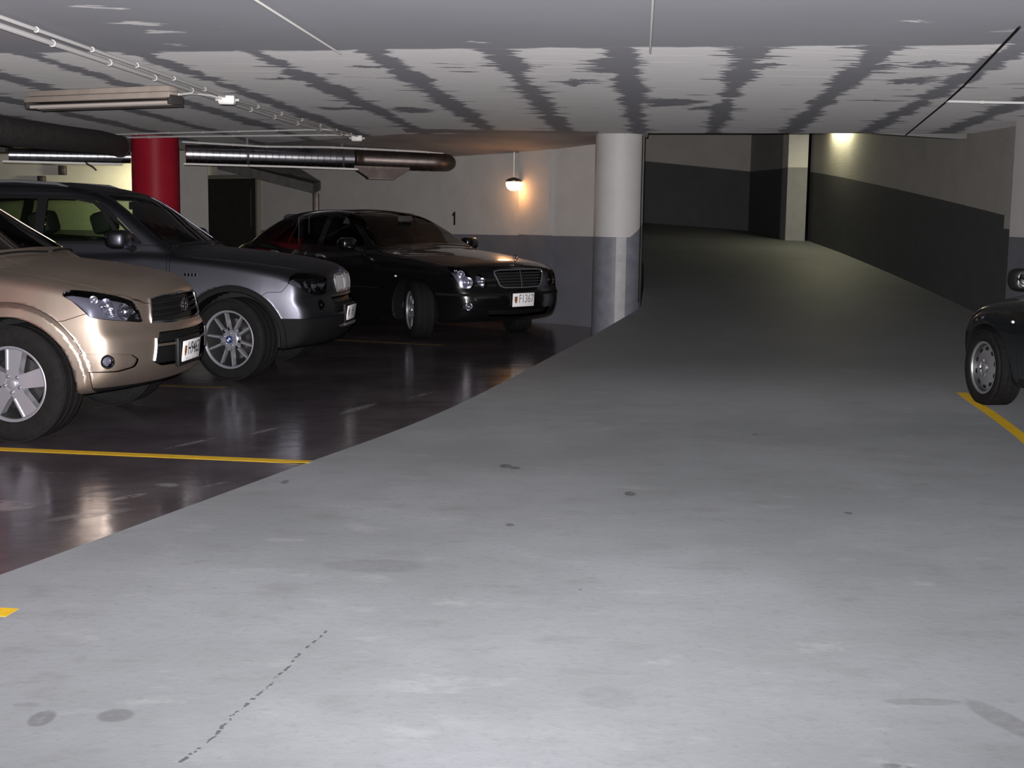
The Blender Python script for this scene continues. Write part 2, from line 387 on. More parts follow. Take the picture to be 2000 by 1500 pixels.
class MB:
    """collects simple solids into one mesh"""
    def __init__(s): s.V = []; s.F = []; s.I = []; s.mi = 0
    def add(s, V, F):
        b = len(s.V); s.V += [tuple(v) for v in V]
        for f in F: s.F.append(tuple(i + b for i in f)); s.I.append(s.mi)
    def box(s, c, size, rz=0.0, ch=0.0, rot=None):
        hx, hy, hz = size[0] / 2, size[1] / 2, size[2] / 2
        if ch <= 0:
            V = [(sx * hx, sy * hy, sz * hz) for sx in (-1, 1) for sy in (-1, 1) for sz in (-1, 1)]
            F = [(0, 1, 3, 2), (4, 6, 7, 5), (0, 4, 5, 1), (2, 3, 7, 6), (0, 2, 6, 4), (1, 5, 7, 3)]
        else:
            bm = bmesh.new(); bmesh.ops.create_cube(bm, size=1.0)
            for v in bm.verts: v.co = (v.co.x * size[0], v.co.y * size[1], v.co.z * size[2])
            bmesh.ops.bevel(bm, geom=bm.edges[:], offset=min(ch, hx * .95, hy * .95, hz * .95), segments=2, affect='EDGES', profile=0.5)
            bm.verts.index_update()
            V = [tuple(v.co) for v in bm.verts]; F = [tuple(v.index for v in f.verts) for f in bm.faces]; bm.free()
        mm = rot if rot is not None else Matrix.Rotation(rz, 3, 'Z')
        s.add([mm @ Vector(v) + Vector(c) for v in V], F); return s
    def tube(s, pts, r, n=10, caps=True):
        pts = [Vector(p) for p in pts]; rs = r if isinstance(r, (list, tuple)) else [r] * len(pts)
        V = []; up = None
        for i, p in enumerate(pts):
            t = (pts[min(i + 1, len(pts) - 1)] - pts[max(i - 1, 0)]).normalized()
            if up is None:
                up = Vector((0, 0, 1)) if abs(t.z) < 0.9 else Vector((1, 0, 0))
            a = t.cross(up).normalized(); bb = a.cross(t).normalized(); up = bb
            for k in range(n):
                w = 2 * math.pi * k / n
                V.append(p + (a * math.cos(w) + bb * math.sin(w)) * rs[i])
        F = []
        for i in range(len(pts) - 1):
            for k in range(n):
                a0 = i * n + k; a1 = i * n + (k + 1) % n
                F.append((a0, a0 + n, a1 + n, a1))
        if caps:
            F.append(tuple(range(n))); F.append(tuple(reversed(range((len(pts) - 1) * n, len(pts) * n))))
        s.add(V, F); return s
    def lathe(s, prof, n=48, axis='Y', c=(0, 0, 0), closed=False, sx=1.0):
        """prof: (along axis, radius)"""
        V = []
        for (a, r) in prof:
            for k in range(n):
                w = 2 * math.pi * k / n; p, q = r * math.cos(w) * sx, r * math.sin(w)
                V.append({'Y': (p + c[0], a + c[1], q + c[2]), 'Z': (p + c[0], q + c[1], a + c[2]), 'X': (a + c[0], p + c[1], q + c[2])}[axis])
        F = []; m = len(prof)
        for i in range(m - 1 if not closed else m):
            j = (i + 1) % m
            for k in range(n):
                k2 = (k + 1) % n
                F.append((i * n + k, j * n + k, j * n + k2, i * n + k2) if axis != 'Y' else (i * n + k, i * n + k2, j * n + k2, j * n + k))
        s.add(V, F); return s
    def prism(s, poly, fmap0, fmap1):
        """poly 2-D outline; fmap0/1 place its front and back copies"""
        n = len(poly); V = [fmap0(*p) for p in poly] + [fmap1(*p) for p in poly]
        F = [tuple(range(n)), tuple(reversed(range(n, 2 * n)))] + [(i, n + i, n + (i + 1) % n, (i + 1) % n) for i in range(n)]
        s.add(V, F); return s
    def ball(s, c, r, nu=16, nv=10, e=1.0, v0=-90, v1=90):
        rx, ry, rz = r if isinstance(r, (list, tuple)) else (r, r, r)
        def pw(a): return math.copysign(abs(a) ** e, a)
        V = []; F = []
        for j in range(nv + 1):
            la = R(v0 + (v1 - v0) * j / nv)
            for i in range(nu):
                lo = 2 * math.pi * i / nu
                V.append((c[0] + rx * pw(math.cos(la)) * pw(math.cos(lo)), c[1] + ry * pw(math.cos(la)) * pw(math.sin(lo)), c[2] + rz * pw(math.sin(la))))
        for j in range(nv):
            for i in range(nu):
                F.append((j * nu + i, j * nu + (i + 1) % nu, (j + 1) * nu + (i + 1) % nu, (j + 1) * nu + i))
        s.add(V, F); return s
    def build(s, name, mats, parent=None, loc=None, rz=0.0, smooth=35, fix=True):
        me = bpy.data.meshes.new(name)
        me.from_pydata(s.V, [], s.F)
        if len(set(s.I)) > 1: me.polygons.foreach_set('material_index', s.I)
        if fix:
            bm = bmesh.new(); bm.from_mesh(me)
            bmesh.ops.remove_doubles(bm, verts=bm.verts[:], dist=1e-6)
            bmesh.ops.recalc_face_normals(bm, faces=bm.faces[:])
            bm.to_mesh(me); bm.free()
        me.update()
        if smooth:
            me.polygons.foreach_set('use_smooth', [True] * len(me.polygons))
            me.set_sharp_from_angle(angle=R(smooth))
        o = link(name, me, parent, mats)
        if loc is not None: o.location = loc
        if rz: o.rotation_euler = (0, 0, rz)
        return o


def text_mesh(name, body, size, material, parent=None, extrude=0.0008, matrix=None, shear=0.0, xscale=1.0, bold=0.0):
    cu = bpy.data.curves.new(name, 'FONT'); cu.body = body; cu.size = size; cu.extrude = extrude
    cu.align_x = 'CENTER'; cu.align_y = 'CENTER'; cu.resolution_u = 3; cu.offset = bold
    t = bpy.data.objects.new(name, cu); COL.objects.link(t)
    dg = bpy.context.evaluated_depsgraph_get()
    me = bpy.data.meshes.new_from_object(t.evaluated_get(dg))
    bpy.data.objects.remove(t, do_unlink=True)
    me.materials.clear()
    for v in me.vertices: v.co.x = v.co.x * xscale + shear * v.co.y
    o = link(name, me, parent, material)
    if matrix is not None: o.matrix_local = matrix
    return o


# ------------------------------------------------------------------ setting
CEIL = 2.36


def ramp_z(x, y):
    k, s = 0.085, 0.5
    def law(yy):
        t = (yy - 9.2) / s
        sp = s * (math.log1p(math.exp(-abs(t))) + max(t, 0))
        return k * sp
    z = law(min(y, 21.5)) + 0.03 * max(0.0, y - 21.5)
    z += 0.07 * (4.3 - x) * min(max((y - 20) / 4, 0), 1)
    return z + 0.004


RLINE = [(3.498, 10.264), (3.48, 9.899), (3.466, 9.534), (3.435, 9.146), (3.375, 8.659), (3.222, 7.853)]
EDGE = [(-5.2, -4.0), (-4.1, 0.5), (-2.75, 3.15), (-2.0, 5.085), (-1.167, 7.5), (0.26, 11.3), (0.75, 12.55), (1.37, 14.3), (1.56, 15.95), (1.75, 18.0), (1.95, 22.0), (2.0, 25.5)]


def edge_x(y):
    for (x0, y0), (x1, y1) in zip(EDGE, EDGE[1:]):
        if y <= y1: return x0 + (x1 - x0) * (y - y0) / (y1 - y0)
    return EDGE[-1][0]


# road and ramp, one slab with a kerb face on its left edge
ys = [-4 + 0.5 * i for i in range(14)] + [3 + 0.25 * i for i in range(93)]
V = []; F = []; NX = 24
for y in ys:
    xe = edge_x(y); xr = 5.75
    for i in range(NX + 1):
        x = xe + (xr - xe) * i / NX
        V.append((x, y, ramp_z(x, y)))
    V.append((xe + 0.01, y, -0.05))
W = NX + 2
for j in range(len(ys) - 1):
    for i in range(NX):
        a = j * W + i
        F.append((a, a + 1, a + 1 + W, a + W))
    a = j * W
    F.append((a + NX + 1, a, a + W, a + W + NX + 1))
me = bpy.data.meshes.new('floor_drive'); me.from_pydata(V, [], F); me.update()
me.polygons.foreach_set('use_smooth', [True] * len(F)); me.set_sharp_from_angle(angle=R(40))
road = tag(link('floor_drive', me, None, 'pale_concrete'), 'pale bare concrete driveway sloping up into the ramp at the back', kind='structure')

bay = MB(); bay.box((-6.0, 10.0, -0.10), (16.0, 30.0, 0.20))
bay.V = [(v[0], v[1], v[2]) for v in bay.V]
floor = tag(bay.build('floor', 'bay_coating', smooth=0), 'dark glossy coated floor of the parking bays', kind='structure')


def strip(name, pts, w, label, parent, zoff=0.0015, m='yellow_paint'):
    """painted line: a thin flat strip laid on the floor"""
    mb = MB(); n = len(pts); L = []; Rr = []
    for i, p in enumerate(pts):
        a = Vector((*pts[max(i - 1, 0)], 0)); b = Vector((*pts[min(i + 1, n - 1)], 0)); t = (b - a).normalized(); nn = Vector((-t.y, t.x, 0))
        q = Vector((*p, 0))
        for lst, sg in ((L, 1), (Rr, -1)):
            r = q + nn * sg * w / 2
            z = ramp_z(r.x, r.y) if r.x > edge_x(r.y) else 0.0
            lst.append((r.x, r.y, z + zoff))
    V = []
    for l, r in zip(L, Rr): V += [l, r, (r[0], r[1], r[2] - 0.001), (l[0], l[1], l[2] - 0.001)]
    F = []
    for i in range(n - 1):
        a = i * 4; b = a + 4
        F += [(a, a + 1, b + 1, b), (a + 1, a + 2, b + 2, b + 1), (a + 3, a, b, b + 3)]
    F += [(3, 2, 1, 0), (4 * n - 4, 4 * n - 3, 4 * n - 2, 4 * n - 1)]
    mb.add(V, F)
    o = mb.build(name, m, parent, smooth=0, fix=False)
    o['label'] = label
    return o


def line_pts(a, b, n=14): return [(a[0] + (b[0] - a[0]) * i / n, a[1] + (b[1] - a[1]) * i / n) for i in range(n + 1)]


strip('yellow_line', line_pts((-3.9, 7.94), (-1.145, 7.535)), 0.095, 'yellow bay line ending at the pale driveway in front of the beige car', floor)
strip('yellow_line', line_pts((-3.6, 4.83), (-1.77, 4.60)), 0.095, 'short yellow line end at the left edge of the photo', floor)
strip('yellow_line', line_pts((-5.4, 11.1), (-2.32, 10.70)), 0.09, 'faint yellow line between the beige and grey cars', floor, m='yellow_worn')
strip('yellow_line', line_pts((-2.6, 15.0), (-0.75, 14.35)), 0.09, 'faint yellow line in front of the black sedan', floor, m='yellow_worn')
strip('yellow_line', RLINE, 0.085, 'yellow line curving away under the dark car at the right', road)


def wall(name, nodes, label, mats, thick=0.2, kind='structure'):
    """nodes: (x, y, z_floor, z_band, z_top); paint changes colour at the band line. The body lies to the left of travel."""
    mb = MB(); n = len(nodes)
    P = [Vector((q[0], q[1], 0)) for q in nodes]
    off = []
    for i in range(n):
        t = (P[min(i + 1, n - 1)] - P[max(i - 1, 0)]).normalized(); off.append(Vector((-t.y, t.x, 0)) * thick)
    V = []
    for i, q in enumerate(nodes):
        for z in q[2:]: V.append((q[0], q[1], z))
        b = P[i] + off[i]
        V.append((b.x, b.y, q[2])); V.append((b.x, b.y, q[4]))
    F = []; I = []
    for i in range(n - 1):
        a = i * 5; b = a + 5
        F.append((a, b, b + 1, a + 1)); I.append(1)
        F.append((a + 1, b + 1, b + 2, a + 2)); I.append(0)
        F.append((a + 2, b + 2, b + 4, a + 4)); I.append(0)
        F.append((a + 4, b + 4, b + 3, a + 3)); I.append(0)
        F.append((a, a + 3, b + 3, b)); I.append(0)
    F.append((0, 1, 2, 4, 3)); I.append(0)
    e = (n - 1) * 5
    F.append((e + 3, e + 4, e + 2, e + 1, e)); I.append(0)
    mb.V = V; mb.F = F; mb.I = I
    o = mb.build(name, mats, None, smooth=25)
    return tag(o, label, kind=kind)


WB = ['wall_white', 'wall_grey_band']; RB = ['ramp_white', 'ramp_grey_band']
BZ = 1.145
# oblique wall behind the black sedan (runs from the white column back to the left)
wall('wall_back', [(1.25, 16.62, -0.1, BZ, CEIL), (0.86, 17.02, -0.1, BZ, CEIL), (0.26, 17.64, -0.1, BZ - .01, CEIL), (-1.0, 18.95, -0.1, BZ - .03, CEIL), (-2.6, 20.6, -0.1, 1.10, CEIL), (-6.1, 24.2, -0.1, 1.05, CEIL)][::-1],
     'off-white wall with a grey painted base behind the black sedan', WB)
# far left wall beyond the red column
wall('wall_left', [(-15.0, 24.4, -0.1, 1.0, CEIL), (-6.1, 24.2, -0.1, 1.0, CEIL)], 'off-white wall far left beyond the red column', WB)
# ramp walls
def rz(x, y): return ramp_z(x, y) - 0.05
W1 = []
for k_ in range(17):
    t_ = k_ / 16; y = 13.62 + 7.98 * t_; x = 4.97 + .10 * t_ - .34 * t_ * t_
    W1.append((x, y, rz(x, y), ramp_z(x, y) + 1.10, 4.2))
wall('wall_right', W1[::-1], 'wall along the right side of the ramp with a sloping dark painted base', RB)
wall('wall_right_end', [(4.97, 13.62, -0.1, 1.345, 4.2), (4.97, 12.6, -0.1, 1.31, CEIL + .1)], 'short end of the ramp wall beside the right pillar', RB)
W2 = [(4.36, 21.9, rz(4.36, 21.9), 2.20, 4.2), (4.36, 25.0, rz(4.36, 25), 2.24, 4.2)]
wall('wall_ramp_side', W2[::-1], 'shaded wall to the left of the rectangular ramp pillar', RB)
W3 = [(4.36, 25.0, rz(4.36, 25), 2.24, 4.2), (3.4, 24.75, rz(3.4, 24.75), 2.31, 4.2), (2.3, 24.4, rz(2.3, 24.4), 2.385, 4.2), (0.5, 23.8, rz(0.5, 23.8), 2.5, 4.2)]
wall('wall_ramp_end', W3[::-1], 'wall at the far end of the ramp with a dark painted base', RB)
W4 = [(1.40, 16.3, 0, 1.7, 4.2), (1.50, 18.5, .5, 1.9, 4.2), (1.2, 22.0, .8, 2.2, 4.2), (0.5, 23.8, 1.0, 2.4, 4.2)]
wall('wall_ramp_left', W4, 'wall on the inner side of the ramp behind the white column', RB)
# pillars of the ramp
def pillar(name, x0, x1, y0, y1, zf, zb, zt, label, mats):
    mb = MB()
    for (a, b, i) in ((zf, zb, 1), (zb, zt, 0)):
        mb.mi = i; mb.box(((x0 + x1) / 2, (y0 + y1) / 2, (a + b) / 2), (x1 - x0, y1 - y0, b - a))
    return tag(mb.build(name, mats, smooth=0, fix=False), label, kind='structure')
mat('ramp_pillar_grey', (0.17, 0.165, 0.155), 0.7, noise=0.08)
mat('ramp_pillar_white', (0.47, 0.45, 0.39), 0.8, noise=0.05)
pillar('pillar', 4.35, 4.665, 21.5, 21.95, ramp_z(4.5, 21.5) - .1, 2.205, 4.2, 'rectangular pillar at the corner of the ramp, pale above grey', ['ramp_pillar_white', 'ramp_pillar_grey'])
p2 = pillar('pillar', 4.71, 5.25, 12.30, 12.75, 0, 1.275, CEIL, 'white pillar with grey base behind the dark car at the right edge', ['column_white', 'wall_grey_band'])
mb = MB(); mb.box((4.768, 12.294, 0.69), (0.115, 0.012, 1.16)); o = mb.build('bare_strip', 'column_grey', p2, smooth=0); o['label'] = 'lighter grey strip of paint on the pillar base'

# side walls out of frame that close the garage
wall('wall_side', [(5.75, 12.4, -0.1, 1.1, CEIL), (5.75, -4.2, -0.1, 1.1, CEIL)], 'white side wall with grey base at the right of the driveway', WB)

# ceilings
mb = MB()
cpoly = [(-15, -4.2), (5.75, -4.2), (5.75, 14.55), (1.52, 15.55), (1.60, 16.4), (1.1, 16.95), (-6.1, 24.35), (-15, 24.6)]
mb.prism(cpoly, lambda x, y: (x, y, CEIL), lambda x, y: (x, y, CEIL + 0.28))
ceiling = tag(mb.build('ceiling', 'ceiling_paint', smooth=0), 'low ceiling with dark ragged joints between pale slabs and a smooth grey front strip', kind='structure')
mb = MB()
mb.box((3.3, 20.0, 4.25), (6.5, 13.0, 0.12))
tag(mb.build('ceiling_ramp', 'ramp_white', smooth=0), 'higher ceiling above the ramp', kind='structure')
# dropped soffit strip along the oblique wall
mb = MB()
top = [(0.95, 15.75), (-0.2, 16.0), (-1.35, 16.4), (-4.6, 20.6)]
wl = [(1.02, 16.85), (0.26, 17.62), (-1.0, 18.93), (-4.42, 22.46)]
zw = [2.295, 2.225, 2.19, 2.15]
V = []; F = []
for (a, b, z) in zip(top, wl, zw):
    V += [(a[0], a[1], CEIL + .002), (b[0], b[1], z), (b[0], b[1], CEIL + .004)]
for i in range(3):
    a = i * 3
    F += [(a, a + 1, a + 4, a + 3), (a + 1, a + 2, a + 5, a + 4), (a + 2, a, a + 3, a + 5)]
F += [(0, 2, 1), (9, 10, 11)]
mb.add(V, F)
o = mb.build('ceiling_soffit', 'soffit_paint', None, smooth=0); tag(o, 'strip of ceiling dipping down to the wall with the lit lamp', kind='structure')

# pilaster flush with the wall behind the lit lamp
d45 = Vector((0.69, -0.72, 0)).normalized(); n45 = Vector((-d45.y, d45.x, 0)) * -1
ctr = Vector((0.28, 17.58, 0))
mb = MB(); ang = math.atan2(d45.y, d45.x)
for (a, b, i) in ((0, BZ, 1), (BZ, 2.26, 0)):
    mb.mi = i; mb.box((ctr.x, ctr.y, (a + b) / 2), (0.56, 0.09, b - a), rz=ang)
tag(mb.build('pilaster', WB, smooth=0), 'shallow pilaster on the wall below the lit lamp', kind='structure')

# columns
def column(name, x, y, r, parts, label):
    root = MB()
    z0, z1, m = parts[0]
    root.lathe([(z0, 0.0), (z0, r), (z1, r), (z1, 0.0)], 64, 'Z')
    o = root.build(name, m, None, (x, y, 0), smooth=40)
    tag(o, label, kind='structure')
    return o
cw = column('column', 1.235, 15.95, 0.29, [(0, CEIL, 'column_white')], 'round white column with grey painted base at the foot of the ramp')
# its grey base coat: a thin shell with a stepped upper edge, and a bare strip left unpainted
def shell(name, parent, r, a0, a1, ztop, m, n=40, z0=0.0):
    mb = MB(); V = []
    for i in range(n + 1):
        a = R(a0 + (a1 - a0) * i / n); zt = ztop(math.degrees(a))
        for rr, z in ((r, z0), (r, zt), (r - .003, zt), (r - .003, z0)): V.append((rr * math.cos(a), rr * math.sin(a), z))
    F = []
    for i in range(n):
        b = i * 4
        for k in range(4): F.append((b + k, b + 4 + k, b + 4 + (k + 1) % 4, b + (k + 1) % 4))
    F += [(0, 3, 2, 1), (n * 4, n * 4 + 1, n * 4 + 2, n * 4 + 3)]
    mb.add(V, F)
    return mb.build(name, m, parent, smooth=40)
# angle -90 faces the camera, 0 faces right
shell('base_coat', cw, 0.2925, -300, -98, lambda a: 1.165, 'column_grey')
shell('base_coat', cw, 0.2925, -74, 40, lambda a: 1.165 + 0.20 * min(1, max(0, (a + 66) / 60)), 'column_grey')
o = shell('bare_strip', cw, 0.2915, -98, -74, lambda a: 1.165, 'column_bare', 10); o['label'] = 'bare pale strip between two coats of grey paint'
cr = column('column', -4.765, 17.85, 0.306, [(0, CEIL, 'red_paint')], 'glossy red round column behind the grey car')
cr2 = column('column', -3.375, 7.80, 0.29, [(0, CEIL, 'red_paint')], 'red round column whose edge shows at the left border of the photo')

# wall jog beside the door
mb = MB()
jog = [(-5.64, 22.27), (-5.08, 22.27), (-5.10, 22.38), (-5.42, 22.42), (-5.42, 23.38), (-5.64, 23.38)]
for (a, b, i) in ((0, 0.85, 1), (0.85, CEIL, 0)):
    mb.mi = i; mb.prism(jog, lambda x, y: (x, y, a), lambda x, y: (x, y, b))
tag(mb.build('wall_jog', WB, smooth=0), 'grey-white projecting piece of wall between the red column and the dark door', kind='structure')

WD = Vector((-3.5, 3.6, 0)).normalized(); WN = Vector((-WD.y, -WD.x * -1, 0)); WN = Vector((-WD.y, WD.x, 0))
if WN.y > 0: WN = -WN
WANG = math.atan2(WD.y, WD.x)
def on_wall(t, out=0.0, z=0.0):
    p = Vector((-2.6, 20.6, 0)) + Vector((-3.5, 3.6, 0)) * t + WN * out
    return Vector((p.x, p.y, z))
# dark door in the oblique wall
ta, tb = 0.468, 0.765
pc = on_wall((ta + tb) / 2, 0.03, 0); wd = (tb - ta) * math.hypot(3.5, 3.6)
dr = MB(); dr.box((0, 0, 0.965), (wd, 0.05, 1.93), ch=0.004)
for zz in (0.5, 1.45): dr.box((0, 0.03, zz), (wd - 0.30, 0.02, 0.62), ch=0.006)
door = dr.build('door_1', 'dark_door', None, pc, WANG, smooth=0)
tag(door, 'dark closed door in the wall between the grey car and the black sedan', kind='structure')
fr = MB(); fr.box((-wd / 2 - .03, 0.0, 0.985), (0.05, 0.09, 1.97)); fr.box((wd / 2 + .03, 0.0, 0.985), (0.05, 0.09, 1.97)); fr.box((0, 0.0, 1.965), (wd + .11, 0.09, 0.05))
o = fr.build('door_frame', 'frame_wood', door, smooth=0)
hd = MB(); hd.tube([(wd / 2 - .08, -0.03, 1.0), (wd / 2 - .08, -0.08, 1.0), (wd / 2 - .20, -0.08, 1.0)], 0.011, 8)
hd.build('door_handle', 'alloy_dull', door)

# sloping underside of a stair flight and the post that carries it
q = [Vector((-3.61, 21.58, 2.04)), Vector((-3.03, 21.0, 1.73)), Vector((-2.94, 19.6, 1.665)), Vector((-4.4, 21.0, 1.98))]
up = (q[0] - q[1]) * 0.35; up2 = (q[3] - q[2]) * 0.35
q[0] = q[0] + up * 0.6; q[3] = q[3] + up2 * 0.6
mb = MB(); V = [tuple(v) for v in q] + [(v.x, v.y, v.z + 0.14) for v in q]
mb.add(V, [(0, 1, 2, 3), (7, 6, 5, 4), (0, 4, 5, 1), (1, 5, 6, 2), (2, 6, 7, 3), (3, 7, 4, 0)])
st = tag(mb.build('stair_soffit', 'stair_paint', None, smooth=0), 'sloping concrete underside of a stair flight beside the dark door', kind='structure')
mb = MB(); mb.box((-2.91, 19.66, 0.83), (0.085, 0.085, 1.68), ch=0.006); mb.box((-2.91, 19.66, 0.01), (0.2, 0.2, 0.02)); mb.box((-2.91, 19.66, 1.30), (0.10, 0.10, 0.04))
tag(mb.build('steel_post', 'rusty_metal', None, smooth=30), 'thin steel post under the sloping stair underside, behind the black sedan', 'post')

# painted bay number on the wall
def wall_matrix(x, y, z, ang):
    return Matrix.Translation((x, y, z)) @ Matrix.Rotation(ang, 4, 'Z') @ Matrix.Rotation(R(90), 4, 'X')
wl_dir = Vector((1.26, -1.31, 0)).normalized(); wang = math.atan2(wl_dir.y, wl_dir.x)
tt = 0.871
px_, py_ = 0.26 - 1.26 * tt, 17.64 + 1.31 * tt
nn = Vector((wl_dir.y, -wl_dir.x, 0)); nn = nn if nn.y < 0 else -nn
MARK = (px_ + nn.x * 0.012, py_ + nn.y * 0.012)
nb = MB(); nb.prism([(-.004, 0), (.030, 0), (.030, .185), (.008, .185), (-.034, .150), (-.034, .118), (-.004, .138)], lambda u, v: (u, v, 0.0), lambda u, v: (u, v, 0.004))
num = nb.build('wall_number', 'black_paint_mark', None, smooth=0); num.matrix_world = wall_matrix(MARK[0], MARK[1], 1.245, wang)
tag(num, 'black number 1 stencilled on the white wall above the black sedan', 'number')


def conduit(name, pts, r, label, m='conduit_grey', clips=None, cat='pipe', nclip=0, group=None):
    mb = MB(); mb.tube(pts, r, 10)
    o = tag(mb.build(name, m), label, cat, group)
    if nclip:
        P = [Vector(p) for p in pts]; L = [(P[i + 1] - P[i]).length for i in range(len(P) - 1)]; T = sum(L)
        c0 = None
        for k in range(nclip):
            s = T * (k + 0.5) / nclip; i = 0
            while i < len(L) - 1 and s > L[i]: s -= L[i]; i += 1
            t = (P[i + 1] - P[i]).normalized(); p = P[i] + t * s
            if c0 is None:
                cm = MB(); cm.lathe([(-.009, r - .001), (-.009, r + .004), (.009, r + .004), (.009, r - .001)], 12, 'X', closed=True)
                c0 = cm.build('clip', 'conduit_grey', o); c = c0
            else:
                c = bpy.data.objects.new('clip', c0.data); COL.objects.link(c); c.parent = o
            c.location = p; c.rotation_euler = (0, 0, math.atan2(t.y, t.x))
    return o

zc = CEIL - 0.030
conduit('conduit', [(-2.64, 3.2, zc), (-2.455, 6.48, zc), (-2.335, 11.08, zc), (-1.93, 16.5, zc)], 0.011, 'thin pale conduit along the ceiling, the one nearer the white column of the pair', nclip=16)
conduit('conduit', [(-2.80, 3.2, zc), (-2.575, 6.80, zc), (-2.47, 10.9, zc), (-2.34, 13.8, zc), (-2.03, 16.6, zc)], 0.016, 'thicker pale conduit along the ceiling, the one nearer the red column of the pair', nclip=14)
conduit('conduit', [(-5.4, 17.15, zc), (-4.3, 16.45, zc), (-2.12, 15.2, zc), (-2.06, 15.3, zc)], 0.010, 'thin conduit crossing the ceiling just in front of the red column', nclip=7)
conduit('conduit', [(-5.6, 17.92, zc), (-4.3, 17.20, zc), (-1.99, 16.25, zc)], 0.012, 'conduit crossing the ceiling directly over the red column', nclip=6)
conduit('conduit', [(-4.30, 17.42, 2.275), (-3.3, 17.75, 2.245), (-2.5, 17.9, 2.255), (-1.9, 18.1, 2.245), (-0.98, 18.42, 2.225)], 0.014, 'wavy pale conduit lying along the top of the round metal duct', nclip=8)
conduit('conduit', [(3.29, 10.38, zc), (3.6, 10.42, zc), (5.6, 10.45, zc)], 0.010, 'short thin conduit across the ceiling at the right edge', nclip=4)
conduit('conduit', [(2.33, 6.34, zc), (3.0, 9.1, zc), (3.32, 10.5, zc), (4.25, 14.75, zc)], 0.006, 'thin dark conduit following a dark ceiling joint above the right side', 'dark_trim')
conduit('conduit', [(0.394, 3.9, zc), (0.738, 7.55, zc)], 0.006, 'thin white wire line on the smooth ceiling strip at the top centre', 'box_white')
conduit('conduit', [(-1.22, 4.1, zc), (-1.01, 7.80, zc)], 0.006, 'thin white wire line on the smooth ceiling strip left of centre', 'box_white')
conduit('conduit', [(1.485, 15.78, 0.4), (1.485, 15.78, CEIL - .01)], 0.006, 'thin dark upright cable on the right side of the white column', 'dark_trim')
for (x, y, lb) in ((-2.33, 10.95, 'white junction box on the ceiling beside the unlit tube light'), (-1.94, 16.55, 'white junction box on the ceiling above the black sedan')):
    b = MB(); b.box((0, 0, 0), (0.13, 0.13, 0.065), ch=0.008)
    o = tag(b.build('junction_box', 'box_white', None, (x, y, CEIL - 0.0325 - 0.02), R(2)), lb, 'box')
    l = MB(); l.box((0, 0, -0.035), (0.115, 0.115, 0.006), ch=0.003); l.build('lid', 'box_white', o)
    for s in (-1, 1):
        g = MB(); g.tube([(s * 0.062, 0, 0), (s * 0.095, 0, 0)], 0.012, 10); g.build('cable_gland', 'conduit_grey', o)

# unlit tube light on the ceiling
def tube_light(loc, rz, L, lit, label, hang=0.05, group=None, rail=0.0):
    t = empty('tube_light', loc, rz, label, 'lamp', group)
    h = MB(); h.box((0, 0, -0.03), (L, 0.16, 0.045), ch=0.008)
    h.build('housing', 'fixture_beige', t)
    if rail:
        h = MB(); h.box((0, 0, rail / 2 - .004), (L * .96, 0.11, rail), ch=0.006); h.build('mount_rail', 'fixture_beige', t)
    for s in (-1, 1):
        c = MB(); c.box((s * (L / 2 - 0.012), 0, -0.065), (0.03, 0.15, 0.075), ch=0.01); c.build('end_cap', 'fixture_dark', t)
    for s in ((-0.036, 0.036) if not lit else (0.0,)):
        tb_ = MB(); tb_.tube([(-L / 2 + 0.03, s, -0.085), (L / 2 - 0.03, s, -0.085)], 0.014, 14)
        tb_.build('fluorescent_tube', 'lit_tube' if lit else 'tube_off', t)
    s = MB(); s.box((0, 0.085, -0.075), (L - 0.02, 0.006, 0.07))
    s.build('reflector_rail', 'fixture_dark', t)
    for x in (-L * .36, L * .36) if not rail else ():
        k = MB(); k.tube([(x, 0, -0.01), (x, 0, hang)], 0.008, 8); k.build('hanger', 'fixture_dark', t)
    return t
fa = Vector((-3.93, 11.0, 0)); fb = Vector((-2.57, 10.26, 0)); fm = (fa + fb) / 2
tube_light((fm.x, fm.y, CEIL - 0.046), math.atan2(fb.y - fa.y, fb.x - fa.x), (fb - fa).length, False, 'unlit beige tube light under the ceiling above the beige car', hang=0.0, rail=0.044)
conduit('cable', [(-2.56, 10.28, CEIL - 0.07), (-2.50, 10.45, CEIL - 0.045), (-2.42, 10.75, CEIL - 0.035), (-2.36, 10.90, CEIL - 0.05)], 0.009, 'pale cable from the unlit tube light to its junction box', 'box_white', cat='cable')
# lit tube lights that are hidden by the ceiling edge and by the red column
tube_light((4.70, 20.0, 2.98), R(93), 1.1, True, 'lit tube light high on the ramp wall, hidden by the ceiling edge', 0.0)
tube_light((-5.78, 23.25, 2.10), R(90), 0.62, True, 'lit tube light on the wall hidden behind the red column', 0.0)
lamp('ramp_tube_glow', 'AREA', (4.70, 20.0, 2.80), 26.0, (1.0, 0.95, 0.60), shape='RECTANGLE', size=0.06, size_y=0.9).rotation_euler = (0, R(-25), 0)
lamp('bay_tube_glow', 'AREA', (-5.84, 23.3, 1.97), 120.0, (1.0, 0.95, 0.55), shape='RECTANGLE', size=0.5, size_y=0.05).rotation_euler = (R(60), 0, R(20))

